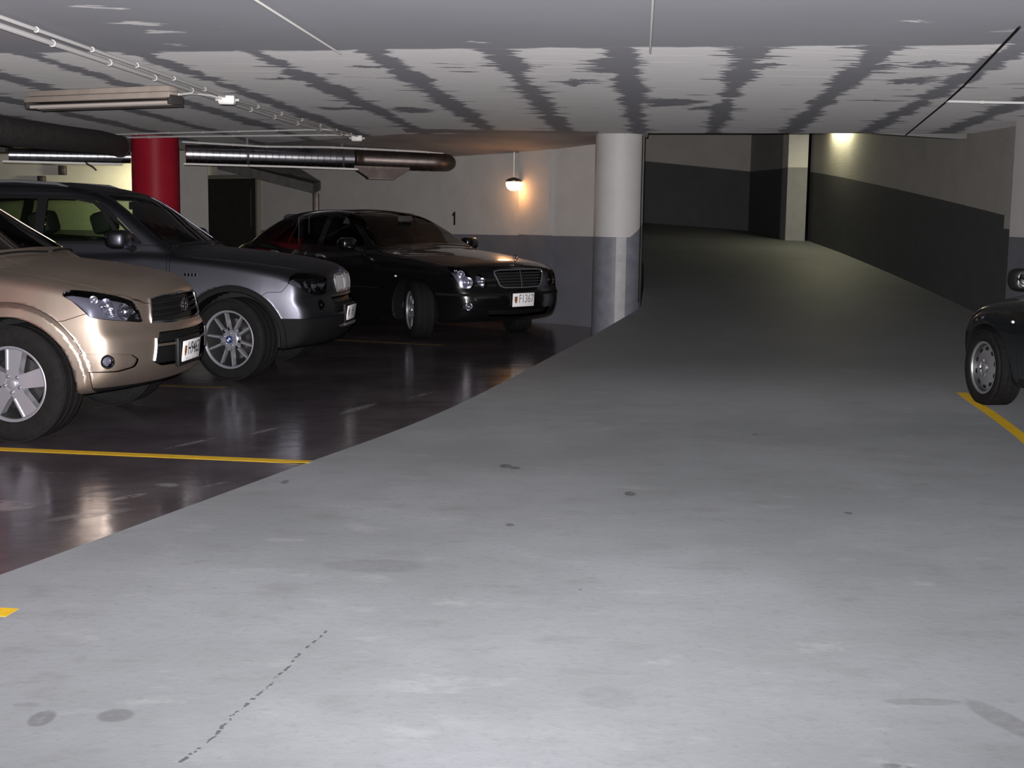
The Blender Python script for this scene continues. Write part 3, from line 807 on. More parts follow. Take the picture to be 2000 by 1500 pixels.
# warm wall lamp
lx, ly = -0.015, 17.72
wlp = empty('wall_lamp', (lx, ly, 1.82), WANG, 'lit warm wall lamp with a glowing glass bowl on the pilaster', 'lamp')
g = MB(); g.ball((0, 0, 0), (0.098, 0.098, 0.105), 24, 8, 0.85, -90, 0); g.lathe([(0.0, 0.098), (0.012, 0.095)], 24, 'Z'); g.build('glass_bowl', 'lit_globe', wlp)
g = MB(); g.lathe([(0.012, 0.0), (0.012, 0.104), (0.03, 0.104), (0.055, 0.07), (0.075, 0.0)], 24, 'Z'); g.build('lamp_cap', 'rusty_metal', wlp)
g = MB(); g.tube([(0, 0, 0.07), (0, 0, 0.40)], 0.008, 8); g.build('conduit_drop', 'box_white', wlp)
bulb = lamp('warm_bulb', 'POINT', (lx + 0.01, ly - 0.10, 1.68), 5.5, (1.0, 0.45, 0.15), shadow_soft_size=0.10)

# ducts
def duct_path(a, b, n): return [(a[0] + (b[0] - a[0]) * i / n, a[1] + (b[1] - a[1]) * i / n, a[2] + (b[2] - a[2]) * i / n) for i in range(n + 1)]
def spiral_duct(name, a, b, r, pitch, label, m='galvanised', elbow=False):
    A, B = Vector(a), Vector(b); L = (B - A).length; n = int(L / pitch); d = (B - A) / L
    mb = MB(); pts = []; rs = []
    for i in range(n):
        for (f, k) in ((0.0, 0.0), (0.05, 0.006), (0.13, 0.006), (0.18, 0.0)):
            pts.append(A + d * (i + f) * pitch); rs.append(r + k)
    pts.append(B); rs.append(r)
    if elbow:
        for j in range(1, 7):
            w = R(90) * j / 6
            pts.append(B + d * (0.16 * math.sin(w)) + Vector((0, 1, 0)) * 0.16 * (1 - math.cos(w))); rs.append(r)
    mb.tube(pts, rs, 28)
    return tag(mb.build(name, m, smooth=50), label, 'duct')
d1 = spiral_duct('air_duct', (-4.29, 17.55, 2.126), (-2.18, 18.18, 2.115), 0.118, 0.085, 'shiny spiral-seamed round air duct to the right of the red column')
mb = MB(); V = []
A = Vector((-2.165, 18.185, 2.115)); B = Vector((-1.05, 18.52, 2.10)); d = (B - A).normalized()
pts = [A, A + d * .01, A + d * .05, A + d * .06]; rs = [.118, .132, .132, .124]
for k in range(1, 9): pts += [A + (B - A) * k / 9, A + (B - A) * k / 9 + d * .012]; rs += [.124, .128]
pts += [B, B + d * .06 + Vector((0, .01, 0)), B + d * .12 + Vector((0.0, .05, 0)), B + d * .15 + Vector((0, .12, 0))]; rs += [.124, .124, .118, .095]
mb.tube(pts, rs, 28)
d2 = tag(mb.build('air_duct', 'rusty_metal', smooth=45), 'dull darker duct section with a rounded end above the black sedan', 'duct')
mb = MB()
c = Vector((-1.83, 18.29, 0)); e = d; n_ = Vector((-d.y, d.x, 0))
def fr4(w, dp, z): return [tuple(c + e * sx * w / 2 + n_ * sy * dp / 2 + Vector((0, 0, z))) for sx, sy in ((-1, -1), (1, -1), (1, 1), (-1, 1))]
V = fr4(0.76, .26, 2.02) + fr4(0.76, .26, 1.995) + fr4(0.36, .22, 1.865) + fr4(0.36, .22, 1.85)
F = [(0, 1, 2, 3), (15, 14, 13, 12)]
for j in range(3):
    for k in range(4): F.append((j * 4 + k, j * 4 + 4 + k, j * 4 + 4 + (k + 1) % 4, j * 4 + (k + 1) % 4))
mb.add(V, F)
o = mb.build('outlet_hood', 'rusty_metal', d2, smooth=0); o['label'] = 'tapered metal outlet hanging below the duct'
spiral_duct('air_duct', (-6.62, 17.62, 2.085), (-5.18, 18.16, 2.10), 0.085, 0.085, 'shiny spiral-seamed round air duct to the left of the red column')
# service trays / pipes under the ducts
mb = MB(); mb.box((-5.95, 17.75, 1.995), (1.50, 0.12, 0.03), ch=0.004, rz=0.36)
tag(mb.build('cable_tray', 'box_white', smooth=30), 'pale cable tray under the duct to the left of the red column', 'tray')
conduit('pipe', [(-4.28, 17.40, 1.994), (-2.95, 17.78, 1.988), (-2.1, 18.02, 1.975)], 0.014, 'straight pale pipe running below the shiny duct', 'box_white', nclip=2)
# clamps that hang the shiny duct
for (k, lb) in ((0.36, 'black strap hanger round the shiny duct, nearer the red column'), (0.93, 'black strap hanger round the shiny duct, nearer the outlet hood')):
    p = Vector((-4.29, 17.55, 2.126)).lerp(Vector((-2.18, 18.18, 2.115)), k)
    mb = MB(); mb.lathe([(-.015, .126), (-.015, .136), (.015, .136), (.015, .126)], 28, 'X', closed=True); mb.box((0, 0, 0.18), (.03, .006, .10)); mb.box((0, -0.09, -0.125), (.03, .16, .02))
    tag(mb.build('duct_strap', 'fixture_dark', None, p, math.atan2(.56, 1.87)), lb, 'strap')
# big dark duct coming from the left foreground
mb = MB()
pts = [Vector((-4.62, 8.5, 2.085)), Vector((-4.66, 11.0, 2.095)), Vector((-4.75, 13.5, 2.13)), Vector((-4.88, 15.8, 2.185)), Vector((-5.08, 17.3, 2.205))]
mb.tube([p for p in pts], [0.135] * 5, 28)
mb.tube([pts[-1] + Vector((0, .005, 0)), pts[-1] + Vector((-.004, .07, 0))], [0.142, 0.142], 28)
tag(mb.build('air_duct', 'duct_dark', smooth=50), 'thick dark insulated duct running from the left edge to the red column', 'duct')
mb = MB(); mb.box((-7.66, 17.9, 2.17), (1.9, 0.3, 0.10), ch=0.01)  # plain flat dark box behind the thick duct
tag(mb.build('dark_box', 'duct_dark', smooth=30), 'flat dark box at the left edge behind the thick insulated duct', 'duct')
# two small brackets on the far left wall
for (x, z, h, lb) in ((-8.12, 2.06, 0.13, 'small brown bracket box on the far left wall, higher one'), (-8.50, 1.90, 0.09, 'small brown bracket box on the far left wall, lower one')):
    mb = MB(); mb.box((0, 0, 0), (0.13, 0.10, h * 1.3), ch=0.008); mb.tube([(0.0, -0.05, -.01), (0, -.075, -.01)], .02, 10)
    tag(mb.build('wall_bracket', 'rusty_metal', None, (x, 24.17, z)), lb, 'bracket')
conduit('loose_wire', [(-5.62, 17.6, 2.02), (-5.58, 17.58, 1.98), (-5.50, 17.56, 1.94), (-5.46, 17.56, 1.90)], 0.012, 'short loose dark wire end hanging under the left duct', 'fixture_dark', cat='cable')
# dark steel angle hanging at the right end of the ceiling edge
mb = MB()
mb.prism([(0, 0), (1.0, 0), (1.0, -0.055), (0.92, -0.06), (0.3, -0.02)], lambda u, w: (3.95 + u * .98, 14.98 - u * .2, CEIL - 0.0 + w), lambda u, w: (3.95 + u * .98, 15.06 - u * .2, CEIL + w))
tag(mb.build('steel_angle', 'fixture_dark', smooth=0), 'dark steel angle hanging under the ceiling edge at the right of the ramp', 'bracket')

# ================================================================== cars
def spline(pts, closed=True, n=10):
    """centripetal-ish Catmull-Rom through the points"""
    P = np.array(pts, float); N = len(P); out = []
    rng = range(N if closed else N - 1)
    for i in rng:
        p0, p1, p2, p3 = (P[(i - 1) % N], P[i], P[(i + 1) % N], P[(i + 2) % N]) if closed else (P[max(i - 1, 0)], P[i], P[i + 1], P[min(i + 2, N - 1)])
        d0 = max(np.linalg.norm(p1 - p0) ** .5, 1e-4); d1 = max(np.linalg.norm(p2 - p1) ** .5, 1e-4); d2 = max(np.linalg.norm(p3 - p2) ** .5, 1e-4)
        m1 = (p2 - p1) / d1 - (p2 - p0) / (d0 + d1) + (p1 - p0) / d0
        m2 = (p3 - p2) / d2 - (p3 - p1) / (d1 + d2) + (p2 - p1) / d1
        m1 = m1 * d1; m2 = m2 * d1
        t = np.linspace(0, 1, n, endpoint=False)[:, None]
        out.append((2 * t ** 3 - 3 * t ** 2 + 1) * p1 + (t ** 3 - 2 * t ** 2 + t) * m1 + (-2 * t ** 3 + 3 * t ** 2) * p2 + (t ** 3 - t ** 2) * m2)
    if not closed: out.append(P[-1:])
    return np.concatenate(out)


def poly_sd(poly, U, Vv):
    """signed distance (negative inside) of points to a closed polygon"""
    P = np.asarray(poly, float); Q = np.roll(P, -1, 0)
    best = np.full(U.shape, 1e9); inside = np.zeros(U.shape, bool)
    for (ax, ay), (bx, by) in zip(P, Q):
        ex, ey = bx - ax, by - ay; l = ex * ex + ey * ey + 1e-12
        wx, wy = U - ax, Vv - ay
        t = np.clip((wx * ex + wy * ey) / l, 0, 1)
        dd = (wx - t * ex) ** 2 + (wy - t * ey) ** 2
        np.minimum(best, dd, out=best)
        c = ((ay > Vv) != (by > Vv))
        if abs(by - ay) > 1e-12:
            inside ^= c & (U < ex * (Vv - ay) / (by - ay) + ax)
    d = np.sqrt(best)
    return np.where(inside, -d, d)


class Field2:
    """bicubic look-up of the signed distance to a closed smooth outline"""
    def __init__(s, pts, h=0.02, pad=0.25, smooth=True):
        poly = spline(pts, True, 8) if smooth else np.array(pts)
        s.h = h; s.o = poly.min(0) - pad
        n = np.ceil((poly.max(0) + pad - s.o) / h).astype(int) + 1
        gx = s.o[0] + h * np.arange(n[0]); gy = s.o[1] + h * np.arange(n[1])
        X, Y = np.meshgrid(gx, gy, indexing='ij')
        s.G = poly_sd(poly, X, Y); s.n = n
    def lin(s, u, v):
        a = np.clip((u - s.o[0]) / s.h, 0, s.n[0] - 1.001); b = np.clip((v - s.o[1]) / s.h, 0, s.n[1] - 1.001)
        i = a.astype(np.int32); j = b.astype(np.int32); a = a - i; b = b - j; G = s.G
        return (G[i, j] * (1 - a) + G[i + 1, j] * a) * (1 - b) + (G[i, j + 1] * (1 - a) + G[i + 1, j + 1] * a) * b
    def cub(s, u, v):
        a = np.clip((u - s.o[0]) / s.h, 1, s.n[0] - 2.001); b = np.clip((v - s.o[1]) / s.h, 1, s.n[1] - 2.001)
        i = a.astype(np.int32); j = b.astype(np.int32); a = a - i; b = b - j
        def w(t): # cubic B-spline: C2, slightly smoothing
            return ((1 - t) ** 3 / 6, (3 * t ** 3 - 6 * t ** 2 + 4) / 6, (-3 * t ** 3 + 3 * t ** 2 + 3 * t + 1) / 6, t ** 3 / 6)
        wa, wb = w(a), w(b); r = 0
        for k in range(4):
            for l in range(4):
                r = r + wa[k] * wb[l] * s.G[i + k - 1, j + l - 1]
        return r


def smax(a, b, k):
    h = np.clip(0.5 + 0.5 * (a - b) / k, 0, 1)
    return b * (1 - h) + a * h + k * h * (1 - h)
def smin(a, b, k): return -smax(-a, -b, k)


class CarShape:
    def __init__(s, sp):
        s.sp = sp
        s.low = Field2(sp['low']); s.cab = Field2(sp['cab']); s.plan = Field2(sp['plan'])
        s.inz = np.array(sp['inset'], float)
        zz = np.linspace(0, 2, 201)
        # smooth the inset profile
        iz = np.interp(zz, s.inz[:, 0], s.inz[:, 1])
        for _ in range(3): iz = np.convolve(np.pad(iz, 3, 'edge'), np.ones(7) / 7, 'valid')
        s.zz, s.iz = zz, iz
    def f(s, x, y, z, fine=False):
        sp = s.sp; ay = np.abs(y)
        L = (lambda F, u, v: F.cub(u, v)) if fine else (lambda F, u, v: F.lin(u, v))
        ws = np.tanh((x - sp['xm']) / 0.7)
        a2 = ay * ay
        bow = (sp['bow'][0] * a2 + sp['bow'][1] * a2 * a2)
        xs = x + bow * np.where(ws > 0, ws, ws * 0.8)
        up = np.clip((z - 0.55) / 0.3, 0, 1)
        fl = L(s.low, xs, z + sp['crown'] * a2 * up)
        inset = np.interp(z, s.zz, s.iz)
        flare = 0
        if sp.get('flare'):
            for ax in (0.0, -sp['wb']):
                r = np.sqrt((x - ax) ** 2 + (z - sp['rt']) ** 2)
                flare = flare + sp['flare'] * np.clip((sp['ra'] + sp['fw'] - r) / 0.03, 0, 1)
        fp = L(s.plan, x, ay) + inset - flare
        lower = smax(fl, fp, sp['k1'])
        th = math.tan(R(sp['tumble']))
        yb = sp['yb'] - 0.03 * np.clip((x - sp['xm'] - 0.3) / 1.0, 0, 1.5) ** 2 - sp.get('ytail', 0.05) * np.clip((sp['xm'] - 0.6 - x) / 1.4, 0, 1.5) ** 2
        side = (ay - (yb - th * (z - sp['zb']) - 0.10 * np.clip(z - sp['zb'] - 0.1, 0, 1) ** 2)) * math.cos(R(sp['tumble']))
        fc = smax(L(s.cab, x + sp['cbow'] * a2 * ws, z + sp['rcrown'] * a2), side, sp['k2'])
        f = smin(lower, fc, sp['k3'])
        for ax in (0.0, -sp['wb']):
            r = np.sqrt((x - ax) ** 2 + (z - sp['rt']) ** 2)
            well = np.maximum(r - sp['ra'], sp['wy'] - ay)
            f = smax(f, -well, 0.012)
        return f
    def F(s, P, fine=True): return s.f(P[:, 0], P[:, 1], P[:, 2], fine)
    def grad(s, P, e=0.004):
        g = np.zeros_like(P)
        for k in range(3):
            d = np.zeros(3); d[k] = e
            g[:, k] = (s.F(P + d) - s.F(P - d)) / (2 * e)
        return g
    def mesh(s, h):
        sp = s.sp; lo = np.array([sp['x0'], -1.02, 0.10]); hi = np.array([sp['x1'], 1.02, sp['z1']])
        n = np.ceil((hi - lo) / h).astype(int) + 1
        ax = [lo[k] + h * np.arange(n[k]) for k in range(3)]
        # symmetric in y, so evaluate half
        ny = n[1]; ax[1] = (np.arange(ny) - (ny - 1) / 2) * h
        half = ax[1][ax[1] >= -1e-9]
        X, Y, Z = np.meshgrid(ax[0], half, ax[2], indexing='ij')
        Gh = s.f(X, Y, Z)
        G = np.concatenate([Gh[:, ::-1][:, :ny - len(half)], Gh], axis=1) if ny % 2 == 0 else np.concatenate([Gh[:, :0:-1], Gh], axis=1)
        lo = np.array([ax[0][0], ax[1][0], ax[2][0]])
        S = G < 0
        c = np.zeros(tuple(np.array(G.shape) - 1), np.int8)
        for i in (0, 1):
            for j in (0, 1):
                for k in (0, 1):
                    c += S[i:S.shape[0] - 1 + i, j:S.shape[1] - 1 + j, k:S.shape[2] - 1 + k]
        act = np.argwhere((c > 0) & (c < 8))
        idx = -np.ones(c.shape, np.int64); idx[act[:, 0], act[:, 1], act[:, 2]] = np.arange(len(act))
        corner = [(i, j, k) for i in (0, 1) for j in (0, 1) for k in (0, 1)]
        vals = {q: G[act[:, 0] + q[0], act[:, 1] + q[1], act[:, 2] + q[2]] for q in corner}
        acc = np.zeros((len(act), 3)); cnt = np.zeros(len(act))
        for a in corner:
            for k in range(3):
                if a[k] == 0:
                    b = list(a); b[k] = 1; b = tuple(b)
                    va, vb = vals[a], vals[b]; m = (va < 0) != (vb < 0)
                    t = np.where(m, va / np.where(m, va - vb, 1), 0)
                    p = np.array(a, float)[None, :].repeat(len(act), 0); p[:, k] += t
                    acc += p * m[:, None]; cnt += m
        Vv = lo + h * (act + acc / cnt[:, None])
        quads = []
        for k in range(3):
            A = [slice(None)] * 3; B = [slice(None)] * 3
            A[k] = slice(0, -1); B[k] = slice(1, None)
            sg = S[tuple(A)].astype(np.int8) - S[tuple(B)].astype(np.int8)
            e = np.argwhere(sg != 0); w = sg[sg != 0]
            u, v = (k + 1) % 3, (k + 2) % 3
            ok = (e[:, u] > 0) & (e[:, v] > 0) & (e[:, u] < S.shape[u] - 1) & (e[:, v] < S.shape[v] - 1)
            e, w = e[ok], w[ok]
            def cell(du, dv):
                q = e.copy(); q[:, u] -= du; q[:, v] -= dv
                return idx[q[:, 0], q[:, 1], q[:, 2]]
            q = np.stack([cell(1, 1), cell(0, 1), cell(0, 0), cell(1, 0)], 1)
            q[w < 0] = q[w < 0][:, ::-1]
            quads.append(q)
        Q = np.concatenate(quads)
        for _ in range(3):
            g = s.grad(Vv); fv = s.F(Vv); g2 = (g * g).sum(1) + 1e-9
            st = g * (fv / g2)[:, None]; l = np.linalg.norm(st, axis=1, keepdims=True)
            Vv = Vv - st * np.minimum(1, 0.6 * h / np.maximum(l, 1e-9))
        g = s.grad(Vv); Nn = g / (np.linalg.norm(g, axis=1, keepdims=True) + 1e-9)
        T = np.concatenate([Q[:, [0, 1, 2]], Q[:, [0, 2, 3]]])
        return Vv, Nn, T
    def cast(s, O, D, t0, t1, n=600):
        """first hit of rays with the shape (vectorised over rays)"""
        t = np.linspace(t0, t1, n); hit = np.full(len(O), np.nan); prev = None
        for tt in t:
            P = O + D * tt; v = s.F(P, False)
            m = np.isnan(hit) & (v < 0)
            hit[m] = tt
        for _ in range(2):
            pass
        return O + D * hit[:, None]


def clip(V, N, T, g):
    """split triangles along g = 0; returns V, N, tris with g < 0, tris with g > 0, new g"""
    sgn = g > 0
    k = sgn[T].sum(1)
    Tin = T[k == 0]; Tout = T[k == 3]
    mix = T[(k == 1) | (k == 2)]
    if len(mix) == 0: return V, N, Tin, Tout, g
    sm = sgn[mix]; one = sm.sum(1) == 1
    lone = np.where(one, np.argmax(sm, 1), np.argmax(~sm, 1))
    r = np.arange(len(mix))
    a = mix[r, lone]; b = mix[r, (lone + 1) % 3]; c = mix[r, (lone + 2) % 3]
    E = np.concatenate([np.stack([a, b], 1), np.stack([a, c], 1)]); Es = np.sort(E, 1)
    U, inv = np.unique(Es, axis=0, return_inverse=True); inv = inv.ravel()
    t = g[U[:, 0]] / (g[U[:, 0]] - g[U[:, 1]]); t = np.clip(t, 0.0, 1.0)[:, None]
    nv = V[U[:, 0]] * (1 - t) + V[U[:, 1]] * t; nn = N[U[:, 0]] * (1 - t) + N[U[:, 1]] * t
    nn /= np.linalg.norm(nn, axis=1, keepdims=True) + 1e-9
    base = len(V); V = np.concatenate([V, nv]); N = np.concatenate([N, nn]); g = np.concatenate([g, np.zeros(len(nv))])
    ab = base + inv[:len(mix)]; ac = base + inv[len(mix):]
    tri1 = np.stack([a, ab, ac], 1)
    tri2 = np.concatenate([np.stack([ab, b, c], 1), np.stack([ab, c, ac], 1)])
    o2 = np.concatenate([one, one])
    Tin = np.concatenate([Tin, tri1[~one], tri2[o2]]); Tout = np.concatenate([Tout, tri1[one], tri2[~o2]])
    return V, N, Tin, Tout, g


def np_mesh(name, V, T, LN=None):
    """triangle mesh with explicit normals per face corner (LN: n_tri x 3 x 3)"""
    used = np.unique(T); mp = -np.ones(len(V), np.int64); mp[used] = np.arange(len(used))
    V = V[used]; T = mp[T]
    me = bpy.data.meshes.new(name)
    me.vertices.add(len(V)); me.vertices.foreach_set('co', np.ascontiguousarray(V, np.float32).ravel())
    me.loops.add(T.size); me.loops.foreach_set('vertex_index', np.ascontiguousarray(T, np.int32).ravel())
    me.polygons.add(len(T)); me.polygons.foreach_set('loop_start', np.arange(0, T.size, 3, dtype=np.int32))
    me.polygons.foreach_set('use_smooth', np.ones(len(T), bool))
    me.update(calc_edges=True)
    if LN is not None: me.normals_split_custom_set(np.ascontiguousarray(LN.reshape(-1, 3), np.float32))
    return me


def skirt(V, N, T, d):
    """give a panel turned-in edges of depth d; returns V, T and the corner normals"""
    LN = N[T]
    E = np.concatenate([T[:, [0, 1]], T[:, [1, 2]], T[:, [2, 0]]]); Es = np.sort(E, 1)
    U, inv, cnt = np.unique(Es, axis=0, return_inverse=True, return_counts=True)
    bd = E[cnt[inv.ravel()] == 1]
    if len(bd) == 0: return V, T, LN
    bv = np.unique(bd); mp = -np.ones(len(V), np.int64); mp[bv] = len(V) + np.arange(len(bv))
    a0, a1 = bd[:, 0], bd[:, 1]
    fn = np.cross(V[a1] - V[a0], -N[a0]); fn = -fn / (np.linalg.norm(fn, axis=1, keepdims=True) + 1e-12)
    acc = np.zeros((len(V), 3)); np.add.at(acc, a0, fn); np.add.at(acc, a1, fn)
    acc /= np.linalg.norm(acc, axis=1, keepdims=True) + 1e-12
    V2 = np.concatenate([V, V[bv] - N[bv] * d])
    T2 = np.concatenate([T, np.stack([a1, a0, mp[a0]], 1), np.stack([a1, mp[a0], mp[a1]], 1)])
    L2 = np.concatenate([LN, np.stack([acc[a1], acc[a0], acc[a0]], 1), np.stack([acc[a1], acc[a0], acc[a1]], 1)])
    return V2, T2, L2


class Panels:
    """cuts the car skin into panels, one object each"""
    def __init__(s, shape, h, root):
        s.sh = shape; s.V, s.N, s.T = shape.mesh(h); s.root = root
    def g2(s, view, poly, phi=0.0, rnd=False):
        V = s.V; ay = np.abs(V[:, 1])
        if view == 'side': u, v = V[:, 0], V[:, 2]
        elif view == 'front': u, v = ay, V[:, 2]
        elif view == 'top': u, v = V[:, 0], ay
        elif view == 'corner': u, v = V[:, 0] * math.cos(R(phi)) - ay * math.sin(R(phi)), V[:, 2]
        P = spline(poly, True, 6) if rnd else poly
        return poly_sd(P, u, v)
    def cut(s, name, g, m, gap=0.004, off=0.0, d=0.012, sides=0, label=None, bevel=True):
        """g < 0 becomes the part (two parts when sides): removed from the skin"""
        V, N, Tin, Tout, g2 = clip(s.V, s.N, s.T, g - gap / 2)
        s.V, s.N, s.T = V, N, Tout
        if len(Tin) == 0:
            print('EMPTY PART', name); return []
        if gap > 0:
            V, N, Tin, _, _ = clip(V, N, Tin, g2 + gap)
        outs = []
        cen = V[Tin].mean(1)[:, 1]
        for sg in ((-1, 1) if sides else (0,)):
            T = Tin if sg == 0 else Tin[cen * sg > 0]
            if len(T) == 0: continue
            outs.append(s.emit(name, V, N, T, m, off, d, label))
        return outs
    def emit(s, name, V, N, T, m, off, d, label=None, flip=False, parent=None):
        us = np.unique(T); mp = -np.ones(len(V), np.int64); mp[us] = np.arange(len(us))
        v, n, t = V[us] + N[us] * off, N[us], mp[T]
        src = (v.copy(), n.copy(), t.copy())
        ln = n[t]
        if d: v, t, ln = skirt(v, n, t, d)
        o = link(name, np_mesh(name, v, t, ln), parent or s.root, m)
        if label: o['label'] = label
        s.last = src
        return o, src
    def rest(s, name, m, d=0.012):
        return s.emit(name, s.V, s.N, s.T, m, 0.0, d)[0]


def seat_mesh(w=0.50):
    b = MB(); b.box((0.0, 0, 0.10), (0.52, w, 0.17), ch=0.06)
    return b
def add_seat(root, x, y, z, m='interior_black', w=0.50, h=0.60, hr=0.13):
    a = MB(); a.box((x + .02, y, z), (0.54, w, 0.16), ch=0.06); a.build('seat', m, root)
    rot = Matrix.Rotation(R(-16), 3, 'Y')
    a = MB(); a.box((x - .30, y, z + .08 + h / 2), (0.15, w, h), ch=0.06, rot=rot); bk = a.build('seat_back', m, root)
    a = MB(); a.box((x - .42, y, z + .17 + h + .10), (hr, w * .56, 0.20), ch=0.05, rot=rot)
    a.build('headrest', m, bk)


def tyre_prof(r, rr, w):
    hw = w / 2
    p = [(-hw * .78, rr - .004), (-hw * .98, rr + .012), (-hw * 1.06, rr + (r - rr) * .45), (-hw * 1.03, rr + (r - rr) * .72), (-hw * .93, r - .018), (-hw * .86, r - .006)]
    for g in (-.55, -.18, .18, .55): p += [((g - .035) * w * .8, r), ((g - .03) * w * .8, r - .009), ((g + .03) * w * .8, r - .009), ((g + .035) * w * .8, r)]
    p += [(-a, b) for a, b in reversed(p[:6])]
    return p


def build_wheel(root, sp, style, rim_m, loc, steer, flip, cache={}):
    """a wheel: rim (the part) with tyre, spokes, cap, nuts and disc below it. Outer face looks to local -y."""
    r, rr, w = sp['rt'], sp['rr'], sp['tw']
    hw = w / 2
    key = (id(sp), style)
    def mk(k, fn):
        kk = (key, k)
        if kk not in cache: cache[kk] = fn()
        return cache[kk]
    def inst(name, k, fn, m, parent, matrix=None):
        kk = (key, k)
        if kk in cache:
            o = bpy.data.objects.new(name, cache[kk]); COL.objects.link(o); o.parent = parent
        else:
            o = fn().build(name, m, parent, smooth=35); cache[kk] = o.data
        if matrix is not None: o.matrix_local = matrix
        return o
    def rim():
        b = MB()
        b.lathe([(-hw * .86, rr + .004), (-hw * .92, rr + .006), (-hw * .94, rr), (-hw * .90, rr - .010), (-hw * .80, rr - .014), (-hw * .79, rr + .003)], 56)
        return b
    wh = inst('wheel', 'rim', rim, rim_m, root)
    wh.location = loc; wh.rotation_euler = (0, 0, steer + (math.pi if flip else 0))
    inst('rim_barrel', 'barrel', lambda: MB().lathe([(-hw * .78, rr - .014), (-hw * .2, rr - .032), (hw * .7, rr - .03), (hw * .8, rr + .004)], 48), 'rim_dark', wh)
    inst('tyre', 'tyre', lambda: MB().lathe(tyre_prof(r, rr, w), 64), 'rubber', wh)
    inst('brake_disc', 'disc', lambda: MB().lathe([(-.01, .0), (-.01, rr * .72), (.012, rr * .72), (.012, .0)], 40), 'disc_metal', wh)
    inst('wheel_back', 'back', lambda: MB().lathe([(.03, .0), (.03, rr * .93), (.04, rr * .93), (.04, 0)], 40), 'black_plastic', wh)
    fy = -hw * .82
    ns = {'five': 5, 'pairs': 5, 'dish': 0, 'seven': 7}[style]
    def spoke():
        b = MB()
        if style == 'five':
            for (sg) in (0,):
                pl = [(-.046, .05), (-.047, .10), (-.056, rr * .80), (-.064, rr - .012), (.064, rr - .012), (.056, rr * .80), (.047, .10), (.046, .05)]
                yy = lambda q: fy + .016 - .020 * min(1, max(0, (rr - q) / rr)) + .030 * (1 - min(1, q / rr)) * 0
                b.prism(pl, lambda u, v: (u * .92, yy(v), v), lambda u, v: (u, yy(v) + .05, v))
                for sx in (-1, 1):
                    b.prism([(sx * .044, .085), (sx * .058, rr - .02), (sx * .046, rr - .02), (sx * .034, .085)], lambda u, v: (u, yy(v) - .008, v), lambda u, v: (u, yy(v) + .01, v))
        elif style == 'pairs':
            for sx in (-1, 1):
                a = R(15) * sx
                pin = (.020 * sx, .055); pout = ((rr - .008) * math.sin(a), (rr - .008) * math.cos(a))
                dx, dy = pout[0] - pin[0], pout[1] - pin[1]; l = math.hypot(dx, dy); nx, ny = -dy / l, dx / l
                w0, w1 = .0105, .0072
                pl = [(pin[0] + nx * w0, pin[1] + ny * w0), (pout[0] + nx * w1, pout[1] + ny * w1), (pout[0] - nx * w1, pout[1] - ny * w1), (pin[0] - nx * w0, pin[1] - ny * w0)]
                b.prism(pl, lambda u, v: (u, fy + .012, v), lambda u, v: (u * 1.05, fy + .05, v))
            b.prism([(-.040, .035), (-.036, .105), (0, .088), (.036, .105), (.040, .035)], lambda u, v: (u, fy + .012, v), lambda u, v: (u, fy + .05, v))
        else:
            pl = [(-.035, .05), (-.026, rr * .7), (-.032, rr - .01), (.032, rr - .01), (.026, rr * .7), (.035, .05)]
            b.prism(pl, lambda u, v: (u * .9, fy + .014, v), lambda u, v: (u, fy + .05, v))
        return b
    for k in range(ns):
        inst('spoke', 'spoke', spoke, rim_m, wh, Matrix.Rotation(2 * math.pi * (k + sp.get('sph', 0)) / ns, 4, 'Y'))
    if style == 'dish':
        def dish():
            b = MB(); b.lathe([(fy + .03, rr - .015), (fy + .022, rr * .80), (fy + .004, rr * .55), (fy + .0, rr * .34), (fy + .012, rr * .30), (fy + .012, 0.0)], 48)
            return b
        inst('wheel_disc', 'dish', dish, rim_m, wh)
        for k in range(10):
            a = 2 * math.pi * (k + .5) / 10
            inst('vent_hole', 'vent', lambda: MB().prism([(.020 * math.cos(q * .785), .014 * math.sin(q * .785)) for q in range(8)], lambda u, v: (u, 0, v), lambda u, v: (u, .012, v)), 'rubber', wh, Matrix.Translation((rr * .74 * math.cos(a), fy + .012, rr * .74 * math.sin(a))) @ Matrix.Rotation(-a + math.pi / 2, 4, 'Y'))
    inst('hub', 'hub', lambda: MB().lathe([(fy + .05, .085), (fy + .016, .080), (fy + .008, .07), (fy + .008, .0)], 40), rim_m, wh)
    for k in range(5):
        a = 2 * math.pi * (k + .5 + sp.get('sph', 0)) / 5
        inst('wheel_nut', 'nut', lambda: MB().lathe([(.012, .012), (-.008, .011), (-.012, .006), (-.012, 0)], 8), 'chrome' if style == 'dish' else 'lamp_dark', wh, Matrix.Translation((.053 * math.sin(a), fy + .006, .053 * math.cos(a))))
    inst('hub_cap', 'cap', lambda: MB().lathe([(fy + .012, .033), (fy - .004, .031), (fy - .009, .022), (fy - .009, 0)], 24), rim_m if style != 'pairs' else 'badge_blue', wh)
    if style == 'pairs':
        def q4():
            b = MB()
            for a0 in (0, 180):
                pl = [(0, 0)] + [(.017 * math.cos(R(a0 + t)), .017 * math.sin(R(a0 + t))) for t in range(0, 91, 15)]
                b.prism(pl, lambda u, v: (u, fy - .0105, v), lambda u, v: (u, fy - .006, v))
            return b
        inst('badge_quarter', 'q4', q4, 'badge_white', wh)
    return wh


